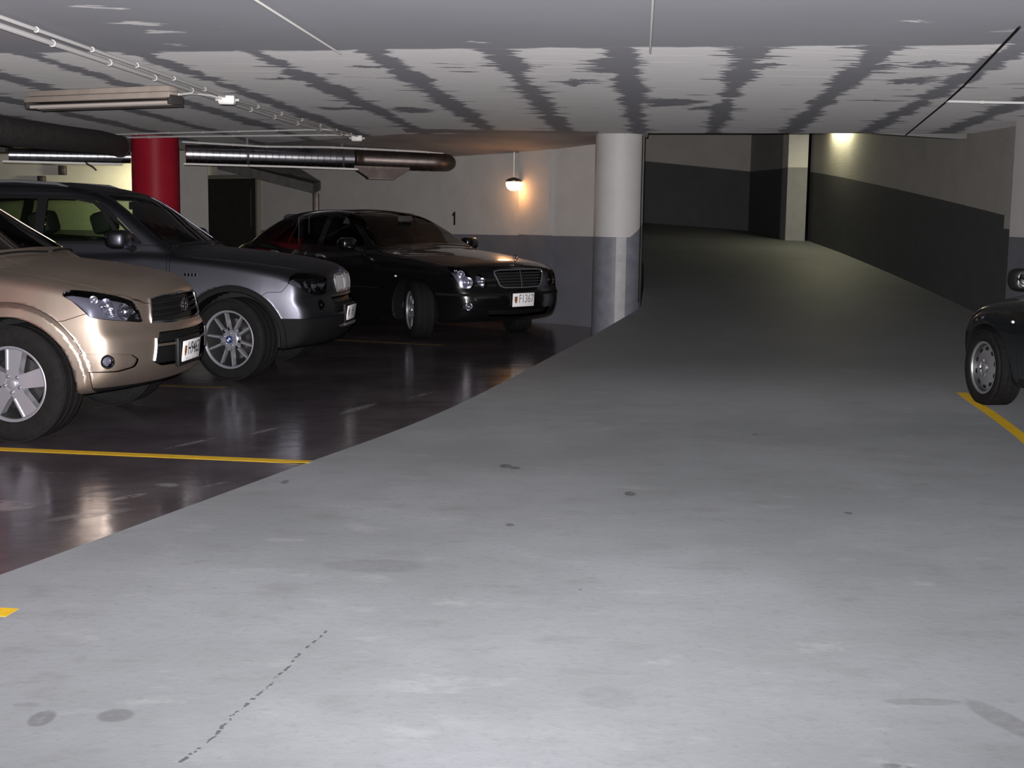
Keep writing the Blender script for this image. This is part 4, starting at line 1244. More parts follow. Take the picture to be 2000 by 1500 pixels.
def license_plate(root, x, z, text, tilt=0.0, w=0.34, hgt=0.115, ink='plate_ink', y=0.0, small=True):
    b = MB(); b.box((0, 0, 0), (0.008, w, hgt), ch=0.003)
    p = b.build('license_plate', 'plate_white', root, (x, y, z)); p.rotation_euler = (0, R(tilt), 0)
    mt = lambda yy, zz: Matrix.Translation((0.0045, yy, zz)) @ Matrix.Rotation(R(90), 4, 'Z') @ Matrix.Rotation(R(90), 4, 'X')
    text_mesh('plate_number', text, hgt * .86, ink, p, 0.0006, mt(w * .125, hgt * .06), xscale=.76, bold=.0012)
    if small:
        text_mesh('plate_caption', "PRINCIPAT D'ANDORRA", hgt * .15, 'plate_ink_pale', p, 0.0005, mt(0, -hgt * .40), xscale=1.05)
    c = MB()
    c.prism([(-.022, .026), (.022, .026), (.024, -.004), (.014, -.024), (0, -.034), (-.014, -.024), (-.024, -.004)], lambda u, v: (.0035, u * w / .36 - w * .36, v * hgt / .115 + hgt * .04), lambda u, v: (.0052, u * w / .36 - w * .36, v * hgt / .115 + hgt * .04))
    c.build('crest', 'crest_brown', p, smooth=0)
    return p


def side_mirror(root, x, y, z, m, sy, w=0.22, h=0.15, d=0.10):
    b = MB(); b.ball((x, y, z), (d * .75, w / 2, h / 2), 24, 14, 0.62); 
    o = b.build('side_mirror', m, root, smooth=60)
    b = MB(); b.ball((x - d * .56, y, z), (d * .2, w / 2 * .86, h / 2 * .82), 24, 10, 0.6); b.build('mirror_glass', 'mirror_glass', o, smooth=60)
    b = MB(); b.tube([(x + .03, y - sy * w * .3, z - h * .28), (x + .05, y - sy * (w * .5 + .06), z - h * .5), (x + .05, y - sy * (w * .5 + .13), z - h * .55)], [.03, .026, .03], 10); b.build('mirror_stem', 'black_plastic', o)
    return o


def bowl(b, c, r, d, ax=(1, 0, 0), n=24):
    """a reflector bowl opening along ax"""
    A = Vector(ax).normalized(); U = A.cross(Vector((0, 0, 1))).normalized(); W = U.cross(A)
    V = []; F = []; K = 6
    for j in range(K + 1):
        t = j / K; rr = r * math.sqrt(t) if t > 0 else 0.001; dd = -d * (1 - t)
        for i in range(n):
            w = 2 * math.pi * i / n
            V.append(Vector(c) + A * dd + (U * math.cos(w) + W * math.sin(w)) * rr)
    for j in range(K):
        for i in range(n): F.append((j * n + i, j * n + (i + 1) % n, (j + 1) * n + (i + 1) % n, (j + 1) * n + i))
    b.add(V, F)


def place_car(root, x, y, rz): root.location = (x, y, 0); root.rotation_euler = (0, 0, rz)
SP_SUV = dict(  # beige compact off-roader
    low=[(0.58, 0.285), (0.75, 0.33), (0.84, 0.42), (0.86, 0.54), (0.85, 0.66), (0.815, 0.73), (0.80, 0.82), (0.765, 0.93), (0.67, 0.995), (0.45, 1.045), (0.15, 1.085), (-0.2, 1.115), (-0.5, 1.135), (-1.2, 1.12), (-2.0, 1.13), (-2.8, 1.15), (-3.3, 1.15), (-3.52, 1.08), (-3.60, 0.85), (-3.60, 0.55), (-3.50, 0.33), (-3.0, 0.25), (-2.0, 0.23), (-1.0, 0.23), (0.1, 0.235)],
    cab=[(-0.05, 1.06), (-0.15, 1.135), (-0.47, 1.315), (-0.80, 1.50), (-1.06, 1.60), (-1.5, 1.67), (-2.2, 1.69), (-2.8, 1.665), (-3.2, 1.60), (-3.38, 1.48), (-3.52, 1.2), (-3.5, 0.95), (-3.0, 0.9), (-1.5, 0.9), (-0.6, 0.95)],
    plan=[(0.98, 0.0), (0.97, 0.40), (0.86, 0.66), (0.62, 0.82), (0.30, 0.882), (-0.2, 0.90), (-1.5, 0.905), (-2.8, 0.90), (-3.3, 0.87), (-3.6, 0.72), (-3.66, 0.4), (-3.66, 0), (-3.66, -0.4), (-3.6, -0.72), (-3.3, -0.87), (-2.8, -0.90), (-1.5, -0.905), (-0.2, -0.90), (0.30, -0.882), (0.62, -0.82), (0.86, -0.66), (0.97, -0.40)],
    inset=[(0.2, 0.055), (0.35, 0.03), (0.5, 0.006), (0.62, 0.0), (0.72, 0.002), (0.8, 0.014), (0.9, 0.036), (1.0, 0.062), (1.1, 0.090), (1.3, 0.14)],
    bow=(0.27, 0.14), crown=0.10, cbow=0.20, rcrown=0.06, k1=0.055, k2=0.07, k3=0.03, xm=-1.3, wb=2.66, rt=0.36, ra=0.405, wy=0.60, flare=0.022, fw=0.095,
    yb=0.80, zb=1.12, tumble=17, x0=-3.78, x1=1.02, z1=1.75, rr=0.228, tw=0.235, sph=0.06)
SP_XUV = dict(  # grey compact off-roader
    low=[(0.58, 0.265), (0.72, 0.31), (0.80, 0.42), (0.815, 0.55), (0.795, 0.65), (0.765, 0.71), (0.76, 0.80), (0.735, 0.895), (0.64, 0.96), (0.40, 1.015), (0.0, 1.065), (-0.35, 1.095), (-0.62, 1.11), (-1.3, 1.09), (-2.0, 1.11), (-2.8, 1.15), (-3.35, 1.17), (-3.6, 1.10), (-3.70, 0.85), (-3.70, 0.55), (-3.58, 0.34), (-3.0, 0.27), (-2.0, 0.25), (-1.0, 0.25), (0.1, 0.25)],
    cab=[(-0.40, 1.04), (-0.52, 1.12), (-0.78, 1.295), (-1.03, 1.465), (-1.23, 1.565), (-1.55, 1.63), (-2.1, 1.655), (-2.8, 1.63), (-3.25, 1.575), (-3.45, 1.49), (-3.62, 1.2), (-3.58, 0.95), (-3.0, 0.9), (-1.5, 0.9), (-0.7, 0.93)],
    plan=[(0.93, 0.0), (0.92, 0.40), (0.84, 0.68), (0.62, 0.845), (0.30, 0.90), (-0.2, 0.915), (-1.5, 0.92), (-2.8, 0.915), (-3.35, 0.88), (-3.66, 0.72), (-3.74, 0.4), (-3.74, 0), (-3.74, -0.4), (-3.66, -0.72), (-3.35, -0.88), (-2.8, -0.915), (-1.5, -0.92), (-0.2, -0.915), (0.30, -0.90), (0.62, -0.845), (0.84, -0.68), (0.92, -0.40)],
    inset=[(0.2, 0.05), (0.4, 0.018), (0.55, 0.003), (0.65, 0.0), (0.74, 0.004), (0.82, 0.018), (0.92, 0.042), (1.0, 0.066), (1.1, 0.095), (1.3, 0.14)],
    bow=(0.25, 0.04), crown=0.10, cbow=0.10, rcrown=0.06, k1=0.05, k2=0.07, k3=0.03, xm=-1.4, wb=2.795, rt=0.348, ra=0.40, wy=0.60, flare=0.012, fw=0.055,
    yb=0.80, zb=1.10, tumble=17, x0=-3.88, x1=1.0, z1=1.75, rr=0.240, tw=0.235, sph=-0.375)
SP_SEDAN = dict(  # black saloon
    low=[(0.64, 0.21), (0.81, 0.25), (0.88, 0.35), (0.895, 0.47), (0.88, 0.56), (0.855, 0.62), (0.845, 0.72), (0.81, 0.81), (0.72, 0.872), (0.47, 0.925), (0.1, 0.972), (-0.3, 1.005), (-0.58, 1.02), (-1.2, 0.975), (-2.0, 0.96), (-2.7, 0.99), (-3.2, 1.03), (-3.7, 1.02), (-3.88, 0.95), (-3.94, 0.75), (-3.94, 0.50), (-3.84, 0.31), (-3.2, 0.22), (-2.0, 0.20), (-1.0, 0.20), (0.1, 0.20)],
    cab=[(-0.46, 0.94), (-0.60, 1.02), (-0.86, 1.145), (-1.12, 1.275), (-1.34, 1.365), (-1.65, 1.432), (-2.05, 1.452), (-2.5, 1.43), (-2.88, 1.37), (-3.22, 1.24), (-3.48, 1.10), (-3.62, 0.98), (-3.4, 0.88), (-2.8, 0.84), (-1.5, 0.82), (-0.7, 0.84)],
    plan=[(0.95, 0.0), (0.94, 0.38), (0.85, 0.64), (0.62, 0.80), (0.30, 0.870), (-0.2, 0.893), (-1.5, 0.905), (-2.8, 0.895), (-3.4, 0.85), (-3.84, 0.70), (-3.97, 0.4), (-3.98, 0), (-3.97, -0.4), (-3.84, -0.70), (-3.4, -0.85), (-2.8, -0.895), (-1.5, -0.905), (-0.2, -0.893), (0.30, -0.870), (0.62, -0.80), (0.85, -0.64), (0.94, -0.38)],
    inset=[(0.2, 0.04), (0.35, 0.02), (0.5, 0.004), (0.65, 0.0), (0.78, 0.012), (0.88, 0.040), (0.98, 0.085), (1.2, 0.16)],
    bow=(0.24, 0.14), crown=0.10, cbow=0.16, rcrown=0.09, k1=0.055, k2=0.07, k3=0.035, xm=-1.5, wb=2.854, rt=0.327, ra=0.365, wy=0.58, flare=0.0, fw=0.05,
    yb=0.80, zb=0.97, tumble=30, ytail=0.10, x0=-4.1, x1=1.0, z1=1.52, rr=0.212, tw=0.225)
SP_HATCH = dict(  # dark small car at the right
    low=[(0.50, 0.20), (0.64, 0.25), (0.70, 0.35), (0.71, 0.46), (0.69, 0.56), (0.65, 0.64), (0.56, 0.72), (0.40, 0.79), (0.1, 0.85), (-0.3, 0.90), (-0.55, 0.92), (-1.2, 0.90), (-2.0, 0.93), (-2.7, 0.96), (-3.0, 0.92), (-3.12, 0.75), (-3.12, 0.45), (-3.0, 0.28), (-2.0, 0.19), (-1.0, 0.19), (0.1, 0.19)],
    cab=[(-0.42, 0.86), (-0.55, 0.93), (-0.80, 1.08), (-1.05, 1.22), (-1.25, 1.32), (-1.6, 1.385), (-2.0, 1.40), (-2.5, 1.37), (-2.8, 1.28), (-3.0, 1.0), (-2.95, 0.8), (-2.4, 0.76), (-1.4, 0.76), (-0.6, 0.78)],
    plan=[(0.82, 0.0), (0.81, 0.34), (0.70, 0.60), (0.48, 0.76), (0.2, 0.815), (-0.2, 0.825), (-1.5, 0.83), (-2.5, 0.82), (-2.9, 0.78), (-3.1, 0.62), (-3.16, 0.3), (-3.16, 0), (-3.16, -0.3), (-3.1, -0.62), (-2.9, -0.78), (-2.5, -0.82), (-1.5, -0.83), (-0.2, -0.825), (0.2, -0.815), (0.48, -0.76), (0.70, -0.60), (0.81, -0.34)],
    inset=[(0.2, 0.05), (0.35, 0.02), (0.5, 0.0), (0.65, 0.0), (0.78, 0.016), (0.88, 0.04), (0.98, 0.07), (1.2, 0.10)],
    bow=(0.42, 0.25), crown=0.14, cbow=0.16, rcrown=0.09, k1=0.07, k2=0.07, k3=0.035, xm=-1.2, wb=2.45, rt=0.28, ra=0.325, wy=0.54, flare=0.0, fw=0.05,
    yb=0.72, zb=0.92, tumble=20, x0=-3.25, x1=0.9, z1=1.47, rr=0.190, tw=0.18)

def surf(sh, axis, a, b, side=-1, lo=None, hi=None):
    """first surface point from outside: axis 'x' (from the front) at (y, z), 'y' (from the side) at (x, z), 'z' (from above) at (x, y)"""
    P = {'x': lambda t: (t, a, b), 'y': lambda t: (a, side * t, b), 'z': lambda t: (a, b, t)}[axis]
    hi = hi if hi is not None else {'x': 1.02, 'y': 1.02, 'z': 1.75}[axis]
    lo = lo if lo is not None else {'x': 0.0, 'y': 0.4, 'z': 0.5}[axis]
    ts = np.linspace(hi, lo, 90); Q = np.array([P(t) for t in ts]); v = sh.F(Q)
    k = np.argmax(v < 0)
    if v[k] >= 0: return Vector(P(lo))
    t1, t0 = ts[k], ts[max(k - 1, 0)]
    f1, f0 = v[k], v[max(k - 1, 0)]
    t = t0 + (t1 - t0) * f0 / (f0 - f1) if f0 != f1 else t1
    return Vector(P(float(t)))
def nrm(sh, p):
    g = sh.grad(np.array([p[:]]))[0]; return Vector(g / np.linalg.norm(g))
def on_front(sh, pts, off=0.0): return [(lambda p: p + nrm(sh, p) * off)(surf(sh, 'x', y, z)) for (y, z) in pts]
def on_side(sh, pts, side, off=0.0): return [(lambda p: p + nrm(sh, p) * off)(surf(sh, 'y', x, z, side)) for (x, z) in pts]
def lerp_pts(pts, n=6, closed=False):
    out = []; P = list(pts) + ([pts[0]] if closed else [])
    for a, b in zip(P, P[1:]):
        for i in range(n): out.append(tuple(a[k] + (b[k] - a[k]) * i / n for k in range(len(a))))
    if not closed: out.append(P[-1])
    return out


def cut_lamp(pn, name, g, bowls, housing='lamp_dark', lens='lens_glass', depth=0.055, amber=None, label=None):
    """a lens panel on each side with housing, reflector bowls and bulb inside"""
    for o, (v, n, t) in pn.cut(name, g, lens, gap=0.003, off=0.0, d=0.010, sides=1, label=label):
        sg = 1 if v[:, 1].mean() > 0 else -1
        pn.emit('lamp_housing', v, n, t, housing, -depth, -depth * .98, parent=o)
        for (x, y, z, r, ax) in bowls:
            b = MB(); A = Vector((ax[0], sg * ax[1], ax[2]))
            sp_ = surf(pn.sh, 'x', sg * y, z); nn_ = nrm(pn.sh, sp_); A = (A.normalized() * .5 + nn_ * .5); x = (sp_ - nn_ * .016).x; y, z = abs((sp_ - nn_ * .016).y), (sp_ - nn_ * .016).z
            bowl(b, (x, sg * y, z), r, r * .75, A, 20)
            rf = b.build('reflector', 'lamp_silver', o, smooth=50, fix=False)
            b = MB(); c = Vector((x, sg * y, z)) - A.normalized() * r * .45; b.ball(c, r * .30, 14, 8); b.build('lamp_bulb', 'chrome', rf, smooth=60)
        if amber:
            (x, y, z, rx, ry_, rz_) = amber
            b = MB(); b.ball((x, sg * y, z), (rx, ry_, rz_), 14, 8); b.build('indicator_bulb', 'amber_lens', o, smooth=60)


def interior(root, sp, belt, wheel_y=0.36, seats=((-1.42, .37), (-1.42, -.37), (-2.35, .37), (-2.35, -.37)), seat_z=0.50, dash=(-0.86, 0.42), m='interior_black', hr=.13):
    b = MB(); b.box((dash[0], 0, belt - 0.13), (dash[1], 1.34, 0.24), ch=0.07)
    da = b.build('dashboard', m, root)
    b = MB(); b.box((dash[0] - .02, wheel_y, belt + .0), (.24, .42, .10), ch=0.045); b.build('instrument_hood', m, da)
    b = MB(); b.box((-1.7, 0, 0.36), (2.7, 1.45, 0.06)); b.build('cabin_floor', m, root)
    b = MB(); b.box((-1.3, 0, 0.50), (1.3, .22, 0.26), ch=0.04); b.build('centre_console', m, root)
    for (x, y) in seats: add_seat(root, x, y, seat_z, m, hr=hr)
    c = Vector((dash[0] - .32, wheel_y, belt - 0.06)); tl = R(24)
    b = MB(); pts = []
    for k in range(25):
        a = 2 * math.pi * k / 24; pts.append((c.x - .185 * math.sin(a) * math.sin(tl), c.y + .185 * math.cos(a), c.z + .185 * math.sin(a) * math.cos(tl)))
    b.tube(pts, .016, 8, caps=False); sw = b.build('steering_wheel', m, root)
    for a in (0, 180, 270):
        b = MB(); b.tube([c[:], (c.x - .18 * math.sin(R(a)) * math.sin(tl), c.y + .18 * math.cos(R(a)), c.z + .18 * math.sin(R(a)) * math.cos(tl))], .018, 6); b.build('wheel_spoke', m, sw)
    b = MB(); b.tube([(c.x - .04, c.y, c.z + .015), (c.x, c.y, c.z), (c.x + .25, c.y, c.z - .10)], [.05, .06, .03], 10); b.build('steering_column', m, sw)
    b = MB(); b.box((dash[0] - .30, 0, belt + .34), (.03, .22, .07), ch=0.012); b.build('inner_mirror', m, root)


def wheels(root, sp, style, rim_m, steer, ty, fx=0.0):
    for (ax, st) in ((fx, steer), (-sp['wb'], 0.0)):
        for sg in (-1, 1):
            build_wheel(root, sp, style, rim_m, (ax, sg * ty, sp['rt']), st, sg > 0)


def handle(root, sh, x, z, side, m):
    p = surf(sh, 'y', x, z, side); q = surf(sh, 'y', x - .17, z + .004, side)
    n = nrm(sh, p); b = MB()
    b.tube([p - n * .01, p + n * .026 + Vector((-.02, 0, 0)), (p + q) / 2 + n * .034, q + n * .026 + Vector((.02, 0, 0)), q - n * .01], [.012, .014, .014, .014, .012], 8)
    b.build('door_handle', m, root)


def wiper(root, sh, y0, y1, x0, x1):
    pts = [];
    for i in range(7):
        t = i / 6; y = y0 + (y1 - y0) * t; x = x0 + (x1 - x0) * t
        p = surf(sh, 'z', x, y, lo=.6); pts.append(p + nrm(sh, p) * .018)
    b = MB(); b.tube(pts, .008, 6); b.build('wiper', 'black_plastic', root)


def side_parts(pn, sp, arch_r, sill, belt, doors, m, cladding=None):
    """sills and doors of both sides"""
    V = pn.V
    def Y(): return 0.55 - np.abs(pn.V[:, 1])
    for (nm, poly) in doors:
        pn.cut(nm, np.maximum(pn.g2('side', poly), Y()), m, sides=1)


H = 0.018
def wells(pn, sp):
    for ax in (0.0, -sp['wb']):
        V = pn.V; r = np.hypot(V[:, 0] - ax, V[:, 2] - sp['rt'])
        pn.cut('wheel_well', np.maximum(r - (sp['ra'] + .005), sp['wy'] - .03 - np.abs(V[:, 1])), 'black_plastic', gap=.001, d=0.0, sides=1)
# ------------------------------------------------------------------ beige compact off-roader
def build_suv():
    sp = SP_SUV; sh = CarShape(sp)
    root = empty('car', (0, 0, 0), 0, 'champagne beige off-road car with plate H9463 cut off by the left edge', 'car')
    place_car(root, -3.0, 8.93, R(-4.5))
    pn = Panels(sh, H, root); P = 'paint_champagne'
    X = lambda c: c - pn.V[:, 0]                          # negative when x > c
    Z = lambda c: c - pn.V[:, 2]
    Y = lambda c: c - np.abs(pn.V[:, 1])
    mx = lambda *a: np.maximum.reduce(a)
    # glass
    pn.cut('windscreen', mx(pn.g2('front', [(0, 1.17), (.45, 1.16), (.66, 1.145), (.70, 1.18), (.565, 1.53), (.50, 1.575), (0, 1.60)]), X(-1.55)), 'screen_glass', off=-.003)
    pn.cut('side_window', mx(pn.g2('side', [(-.72, 1.18), (-1.08, 1.45), (-1.24, 1.515), (-1.62, 1.53), (-1.62, 1.165)]), Y(.4)), 'car_glass', off=-.004, sides=1)
    pn.cut('side_window', mx(pn.g2('side', [(-1.71, 1.165), (-1.71, 1.53), (-2.30, 1.52), (-2.46, 1.19)]), Y(.4)), 'car_glass', off=-.004, sides=1)
    pn.cut('quarter_window', mx(pn.g2('side', [(-2.54, 1.20), (-2.40, 1.515), (-2.86, 1.48), (-3.05, 1.24)]), Y(.4)), 'car_glass', off=-.004, sides=1)
    pn.cut('window_frame', mx(pn.g2('side', [(-.62, 1.155), (-1.04, 1.475), (-1.22, 1.54), (-1.6, 1.555), (-2.3, 1.545), (-2.9, 1.50), (-3.12, 1.20), (-2.4, 1.15)]), Y(.4)), 'black_plastic', sides=1)
    pn.cut('rear_window', mx(pn.g2('front', [(0, 1.18), (.60, 1.18), (.50, 1.52), (0, 1.55)]), pn.V[:, 0] + 3.0), 'car_glass', off=-.003)
    wells(pn, sp)
    # lamps
    hl = [(-.297, .912), (-.23, .939), (-.125, .93), (.025, .90), (.141, .86), (.184, .798), (.207, .725), (.055, .744), (-.099, .764), (-.156, .775), (-.195, .821), (-.241, .873)]
    cut_lamp(pn, 'headlight', mx(pn.g2('corner', hl, 40), X(.2)), [(.615, .655, .80, .052, (.86, .5, -.03)), (.655, .585, .80, .045, (.9, .4, -.03)), (.50, .755, .845, .045, (.7, .7, -.02)), (.55, .745, .80, .030, (.7, .7, 0)), (.43, .795, .885, .026, (.6, .8, 0)), (.665, .56, .755, .022, (.9, .4, 0))])
    c0, z0 = .595 * math.cos(R(40)) - .81 * math.sin(R(40)), .50
    circ = lambda r: [(c0 + r * math.cos(k * .3142), z0 + r * math.sin(k * .3142)) for k in range(20)]
    cut_lamp(pn, 'fog_lamp', mx(pn.g2('corner', circ(.034), 40), X(.3)), [(.585, .795, .50, .030, (.75, .65, 0))], housing='lamp_dark', depth=.03)
    pn.cut('fog_lamp_rim', mx(pn.g2('corner', circ(.042), 40), X(.3)), 'dark_trim', gap=.002, sides=1)
    pn.cut('fog_recess', mx(pn.g2('corner', [(-.222, .553), (-.10, .549), (.0, .548), (.10, .535), (.15, .50), (.12, .455), (.0, .434), (-.19, .437)], 40), X(.3)), P, gap=.001, off=-.016, d=-.016, sides=1)
    # grille
    gp = [(0, .885), (.27, .878), (.435, .862), (.47, .72), (.25, .71), (0, .712)]
    go, gs = pn.cut('grille', mx(pn.g2('front', gp), X(.5)), 'black_plastic', off=-.04, d=-.04)[0]
    full = [(y, z) for y, z in gp] + [(-y, z) for y, z in gp[::-1] if y > 0]
    b = MB(); b.tube(on_front(sh, lerp_pts(full, 5, True) + [full[0]], .002), .009, 8, caps=False); b.build('grille_surround', 'chrome', go)['label'] = 'thin chrome frame of the grille'
    for z in (.762, .800, .838):
        b = MB(); w = .445 - (.86 - z) * -.12
        L_ = on_front(sh, [(-w + 2 * w * k / 16, z) for k in range(17)], -.012)
        b.tube(L_, .011 if z != .80 else .016, 8); b.build('grille_bar', 'dark_trim', go)
    # emblem: three nested ellipses
    c = surf(sh, 'x', 0, .80); b = MB()
    for (rw, rh, oz) in ((.062, .043, 0), (.024, .041, 0), (.040, .017, .014)):
        b.tube([(c.x + .006, rw * math.cos(k * .2618), .80 + oz + rh * math.sin(k * .2618)) for k in range(25)], .0055, 6, caps=False)
    b.build('emblem', 'chrome', go)['label'] = 'chrome oval emblem on the grille'
    # lower intakes
    lo, _ = pn.cut('air_intake', mx(pn.g2('front', [(0, .650), (.44, .655), (.475, .585), (0, .575)]), X(.5)), 'black_plastic', off=-.03, d=-.03)[0]
    for z in (.60, .63): 
        b = MB(); b.tube(on_front(sh, [(-.42 + .84 * k / 12, z) for k in range(13)], -.014), .006, 6); b.build('intake_bar', 'dark_trim', lo)
    lo, _ = pn.cut('air_intake', mx(pn.g2('front', [(0, .555), (.475, .565), (.50, .47), (.42, .44), (0, .425)]), X(.5)), 'black_plastic', off=-.035, d=-.035)[0]
    for sg in (-1, 1):
        b = MB(); p0 = on_front(sh, lerp_pts([(sg * .485, .62), (sg * .505, .48)], 5), .004); b.tube(p0, .009, 8); b.build('intake_trim', 'chrome', lo)['label'] = 'small bright trim beside the lower intake'
    # bonnet, flares, wings, bumper
    pn.cut('bonnet', mx(pn.g2('top', [(.80, -.1), (.80, .26), (.745, .44), (.675, .575), (.57, .695), (.40, .735), (.1, .725), (-.14, .70), (-.04, .5), (.02, -.1)]), Z(.84)), P)
    V = pn.V
    for ax in (0.0, -sp['wb']):
        V = pn.V; r = np.hypot(V[:, 0] - ax, V[:, 2] - sp['rt'])
        inner = pn.g2('side', [(ax - .55, 0), (ax + .55, 0), (ax + .55, 1.2), (ax - .55, 1.2)])
        pn.cut('wheel_arch_flare', mx(r - (sp['ra'] + sp['fw'] - .004), Y(.72), inner), P, sides=1)
    pn.cut('front_wing', mx(pn.g2('side', [(-.44, .2), (-.36, 1.30), (.70, 1.30), (.50, .80), (.46, .79), (.35, .752), (.22, .735), (-.1, .5)]), Y(.5), -Z(1.15)), P, sides=1)
    pn.cut('lower_skirt', mx(-Z(.335), X(.25)), 'dark_trim')
    pn.cut('front_bumper', mx(X(.12), -Z(.90), pn.g2('side', [(.12, .2), (1.2, .2), (1.2, .92), (.12, .92)])), P)
    pn.cut('door', mx(pn.g2('side', [(-.47, .36), (-.46, 1.14), (-1.62, 1.145), (-1.62, .36)]), Y(.55)), P, sides=1)
    pn.cut('door', mx(pn.g2('side', [(-1.64, .36), (-1.64, 1.145), (-2.50, 1.165), (-2.42, .80), (-2.20, .55), (-2.14, .36)]), Y(.55)), P, sides=1)
    pn.cut('sill', mx(-Z(.36), Y(.6)), 'dark_trim', sides=1)
    pn.cut('roof', mx(Z(1.585)), P)
    pn.rest('body_shell', P)
    license_plate(root, .868, .51, 'H9463', 6, .34, .135, y=-.05)
    b = MB(); b.box((.845, -.05, .51), (.03, .44, .19), ch=.01); b.build('plate_holder', 'black_plastic', root)
    for sg in (-1, 1): side_mirror(root, -.80, sg * 1.0, 1.18, P, sg, .22, .17, .11); handle(root, sh, -1.30, 1.02, sg, P); handle(root, sh, -2.15, 1.04, sg, P)
    wiper(root, sh, .05, .60, -.12, -.22); wiper(root, sh, -.62, -.02, -.22, -.12)
    for sg in (-1, 1):
        b = MB(); pts = [(-1.35, 1.60), (-1.45, 1.70), (-2.2, 1.735), (-2.9, 1.70), (-3.0, 1.60)]
        b.tube([(x, sg * (.60 if 0 < i < 4 else .60), z) for i, (x, z) in enumerate(pts)], .016, 8); b.build('roof_rail', 'dark_trim', root)
    interior(root, sp, 1.12, dash=(-.66, .42))
    wheels(root, sp, 'five', 'alloy', R(-6), .785, .028)
    return root

# ------------------------------------------------------------------ grey compact off-roader
def build_xuv():
    sp = SP_XUV; sh = CarShape(sp)
    root = empty('car', (0, 0, 0), 0, 'dark grey off-road car with black lower cladding between the beige car and the black sedan', 'car')
    place_car(root, -2.27, 12.0, R(-5))
    pn = Panels(sh, H, root); P = 'paint_grey'
    X = lambda c: c - pn.V[:, 0]; Z = lambda c: c - pn.V[:, 2]; Y = lambda c: c - np.abs(pn.V[:, 1])
    mx = lambda *a: np.maximum.reduce(a)
    pn.cut('windscreen', mx(pn.g2('front', [(0, 1.15), (.45, 1.14), (.665, 1.122), (.70, 1.16), (.565, 1.46), (.50, 1.535), (0, 1.56)]), X(-1.5)), 'screen_glass', off=-.003)
    pn.cut('side_window', mx(pn.g2('side', [(-1.00, 1.155), (-1.19, 1.40), (-1.27, 1.465), (-1.40, 1.492), (-1.67, 1.50), (-1.67, 1.145)]), Y(.4)), 'car_glass', off=-.004, sides=1)
    pn.cut('quarter_window', mx(pn.g2('side', [(-.86, 1.155), (-1.12, 1.375), (-.955, 1.155)]), Y(.4)), 'car_glass', off=-.004, sides=1)
    pn.cut('side_window', mx(pn.g2('side', [(-1.76, 1.145), (-1.76, 1.50), (-2.40, 1.49), (-2.52, 1.18)]), Y(.4)), 'car_glass', off=-.004, sides=1)
    pn.cut('quarter_window', mx(pn.g2('side', [(-2.62, 1.20), (-2.50, 1.485), (-3.05, 1.45), (-3.20, 1.25)]), Y(.4)), 'car_glass', off=-.004, sides=1)
    pn.cut('window_frame', mx(pn.g2('side', [(-.80, 1.135), (-1.10, 1.40), (-1.26, 1.50), (-1.42, 1.525), (-2.4, 1.525), (-3.08, 1.485), (-3.28, 1.22), (-2.4, 1.135)]), Y(.4)), 'black_plastic', sides=1)
    pn.cut('rear_window', mx(pn.g2('front', [(0, 1.20), (.60, 1.20), (.50, 1.48), (0, 1.50)]), pn.V[:, 0] + 3.1), 'car_glass', off=-.003)
    wells(pn, sp)
    hl = [(-.195, .829), (-.16, .885), (-.065, .912), (.141, .894), (.262, .862), (.232, .725), (.15, .716), (.059, .724), (-.069, .77)]
    cut_lamp(pn, 'headlight', mx(pn.g2('corner', hl, 40), X(.2)), [(.60, .62, .80, .055, (.85, .5, 0)), (.655, .50, .80, .052, (.9, .4, 0)), (.52, .73, .82, .035, (.7, .7, 0)), (.55, .70, .765, .02, (.7, .7, 0))])
    c0, z0 = .67 * math.cos(R(40)) - .58 * math.sin(R(40)), .635
    circ = lambda r: [(c0 + r * math.cos(k * .3142), z0 + r * math.sin(k * .3142)) for k in range(20)]
    cut_lamp(pn, 'fog_lamp', mx(pn.g2('corner', circ(.045), 40), X(.3)), [(.655, .575, .635, .038, (.85, .5, 0))], housing='black_plastic', depth=.03)
    for o, (v, n, t) in pn.cut('kidney_grille', mx(pn.g2('front', [(.030, .84), (.045, .875), (.11, .882), (.26, .872), (.295, .84), (.285, .78), (.245, .733), (.05, .728), (.030, .75)]), X(.5)), 'black_plastic', off=-.03, d=-.03, sides=1):
        sg = 1 if v[:, 1].mean() > 0 else -1
        out = [(.030, .84), (.045, .875), (.11, .882), (.26, .872), (.295, .84), (.285, .78), (.245, .733), (.05, .728), (.030, .75)]
        out = [(sg * y, z) for y, z in out]
        b = MB(); b.tube(on_front(sh, lerp_pts(out, 3, True) + [out[0]], .003), .010, 8, caps=False); b.build('grille_frame', 'grille_silver', o)
        for k in range(9):
            y = .052 + .024 * k; zt = .868; zb = .742 + max(0, (y - .22) * .5)
            b = MB(); b.tube(on_front(sh, [(sg * y, zb), (sg * y, (zb + zt) / 2), (sg * y, zt)], -.004), .0075, 6); b.build('grille_slat', 'grille_silver', o)
    c = surf(sh, 'x', 0, .905); b = MB(); nn_ = nrm(sh, c); q = nn_.to_track_quat('Z', 'Y').to_matrix().to_4x4(); 
    b.lathe([(0, .038), (.006, .038), (.008, .03), (.008, 0)], 24, 'Z'); o = b.build('roundel', 'badge_blue', root); o.matrix_local = Matrix.Translation(c) @ q
    lo, _ = pn.cut('air_intake', mx(pn.g2('front', [(0, .69), (.40, .69), (.44, .60), (.40, .56), (0, .555)]), X(.5)), 'black_plastic', off=-.035, d=-.035)[0]
    for z in (.60, .64):
        b = MB(); b.tube(on_front(sh, [(-.38 + .76 * k / 12, z) for k in range(13)], -.016), .008, 6); b.build('intake_bar', 'dark_trim', lo)
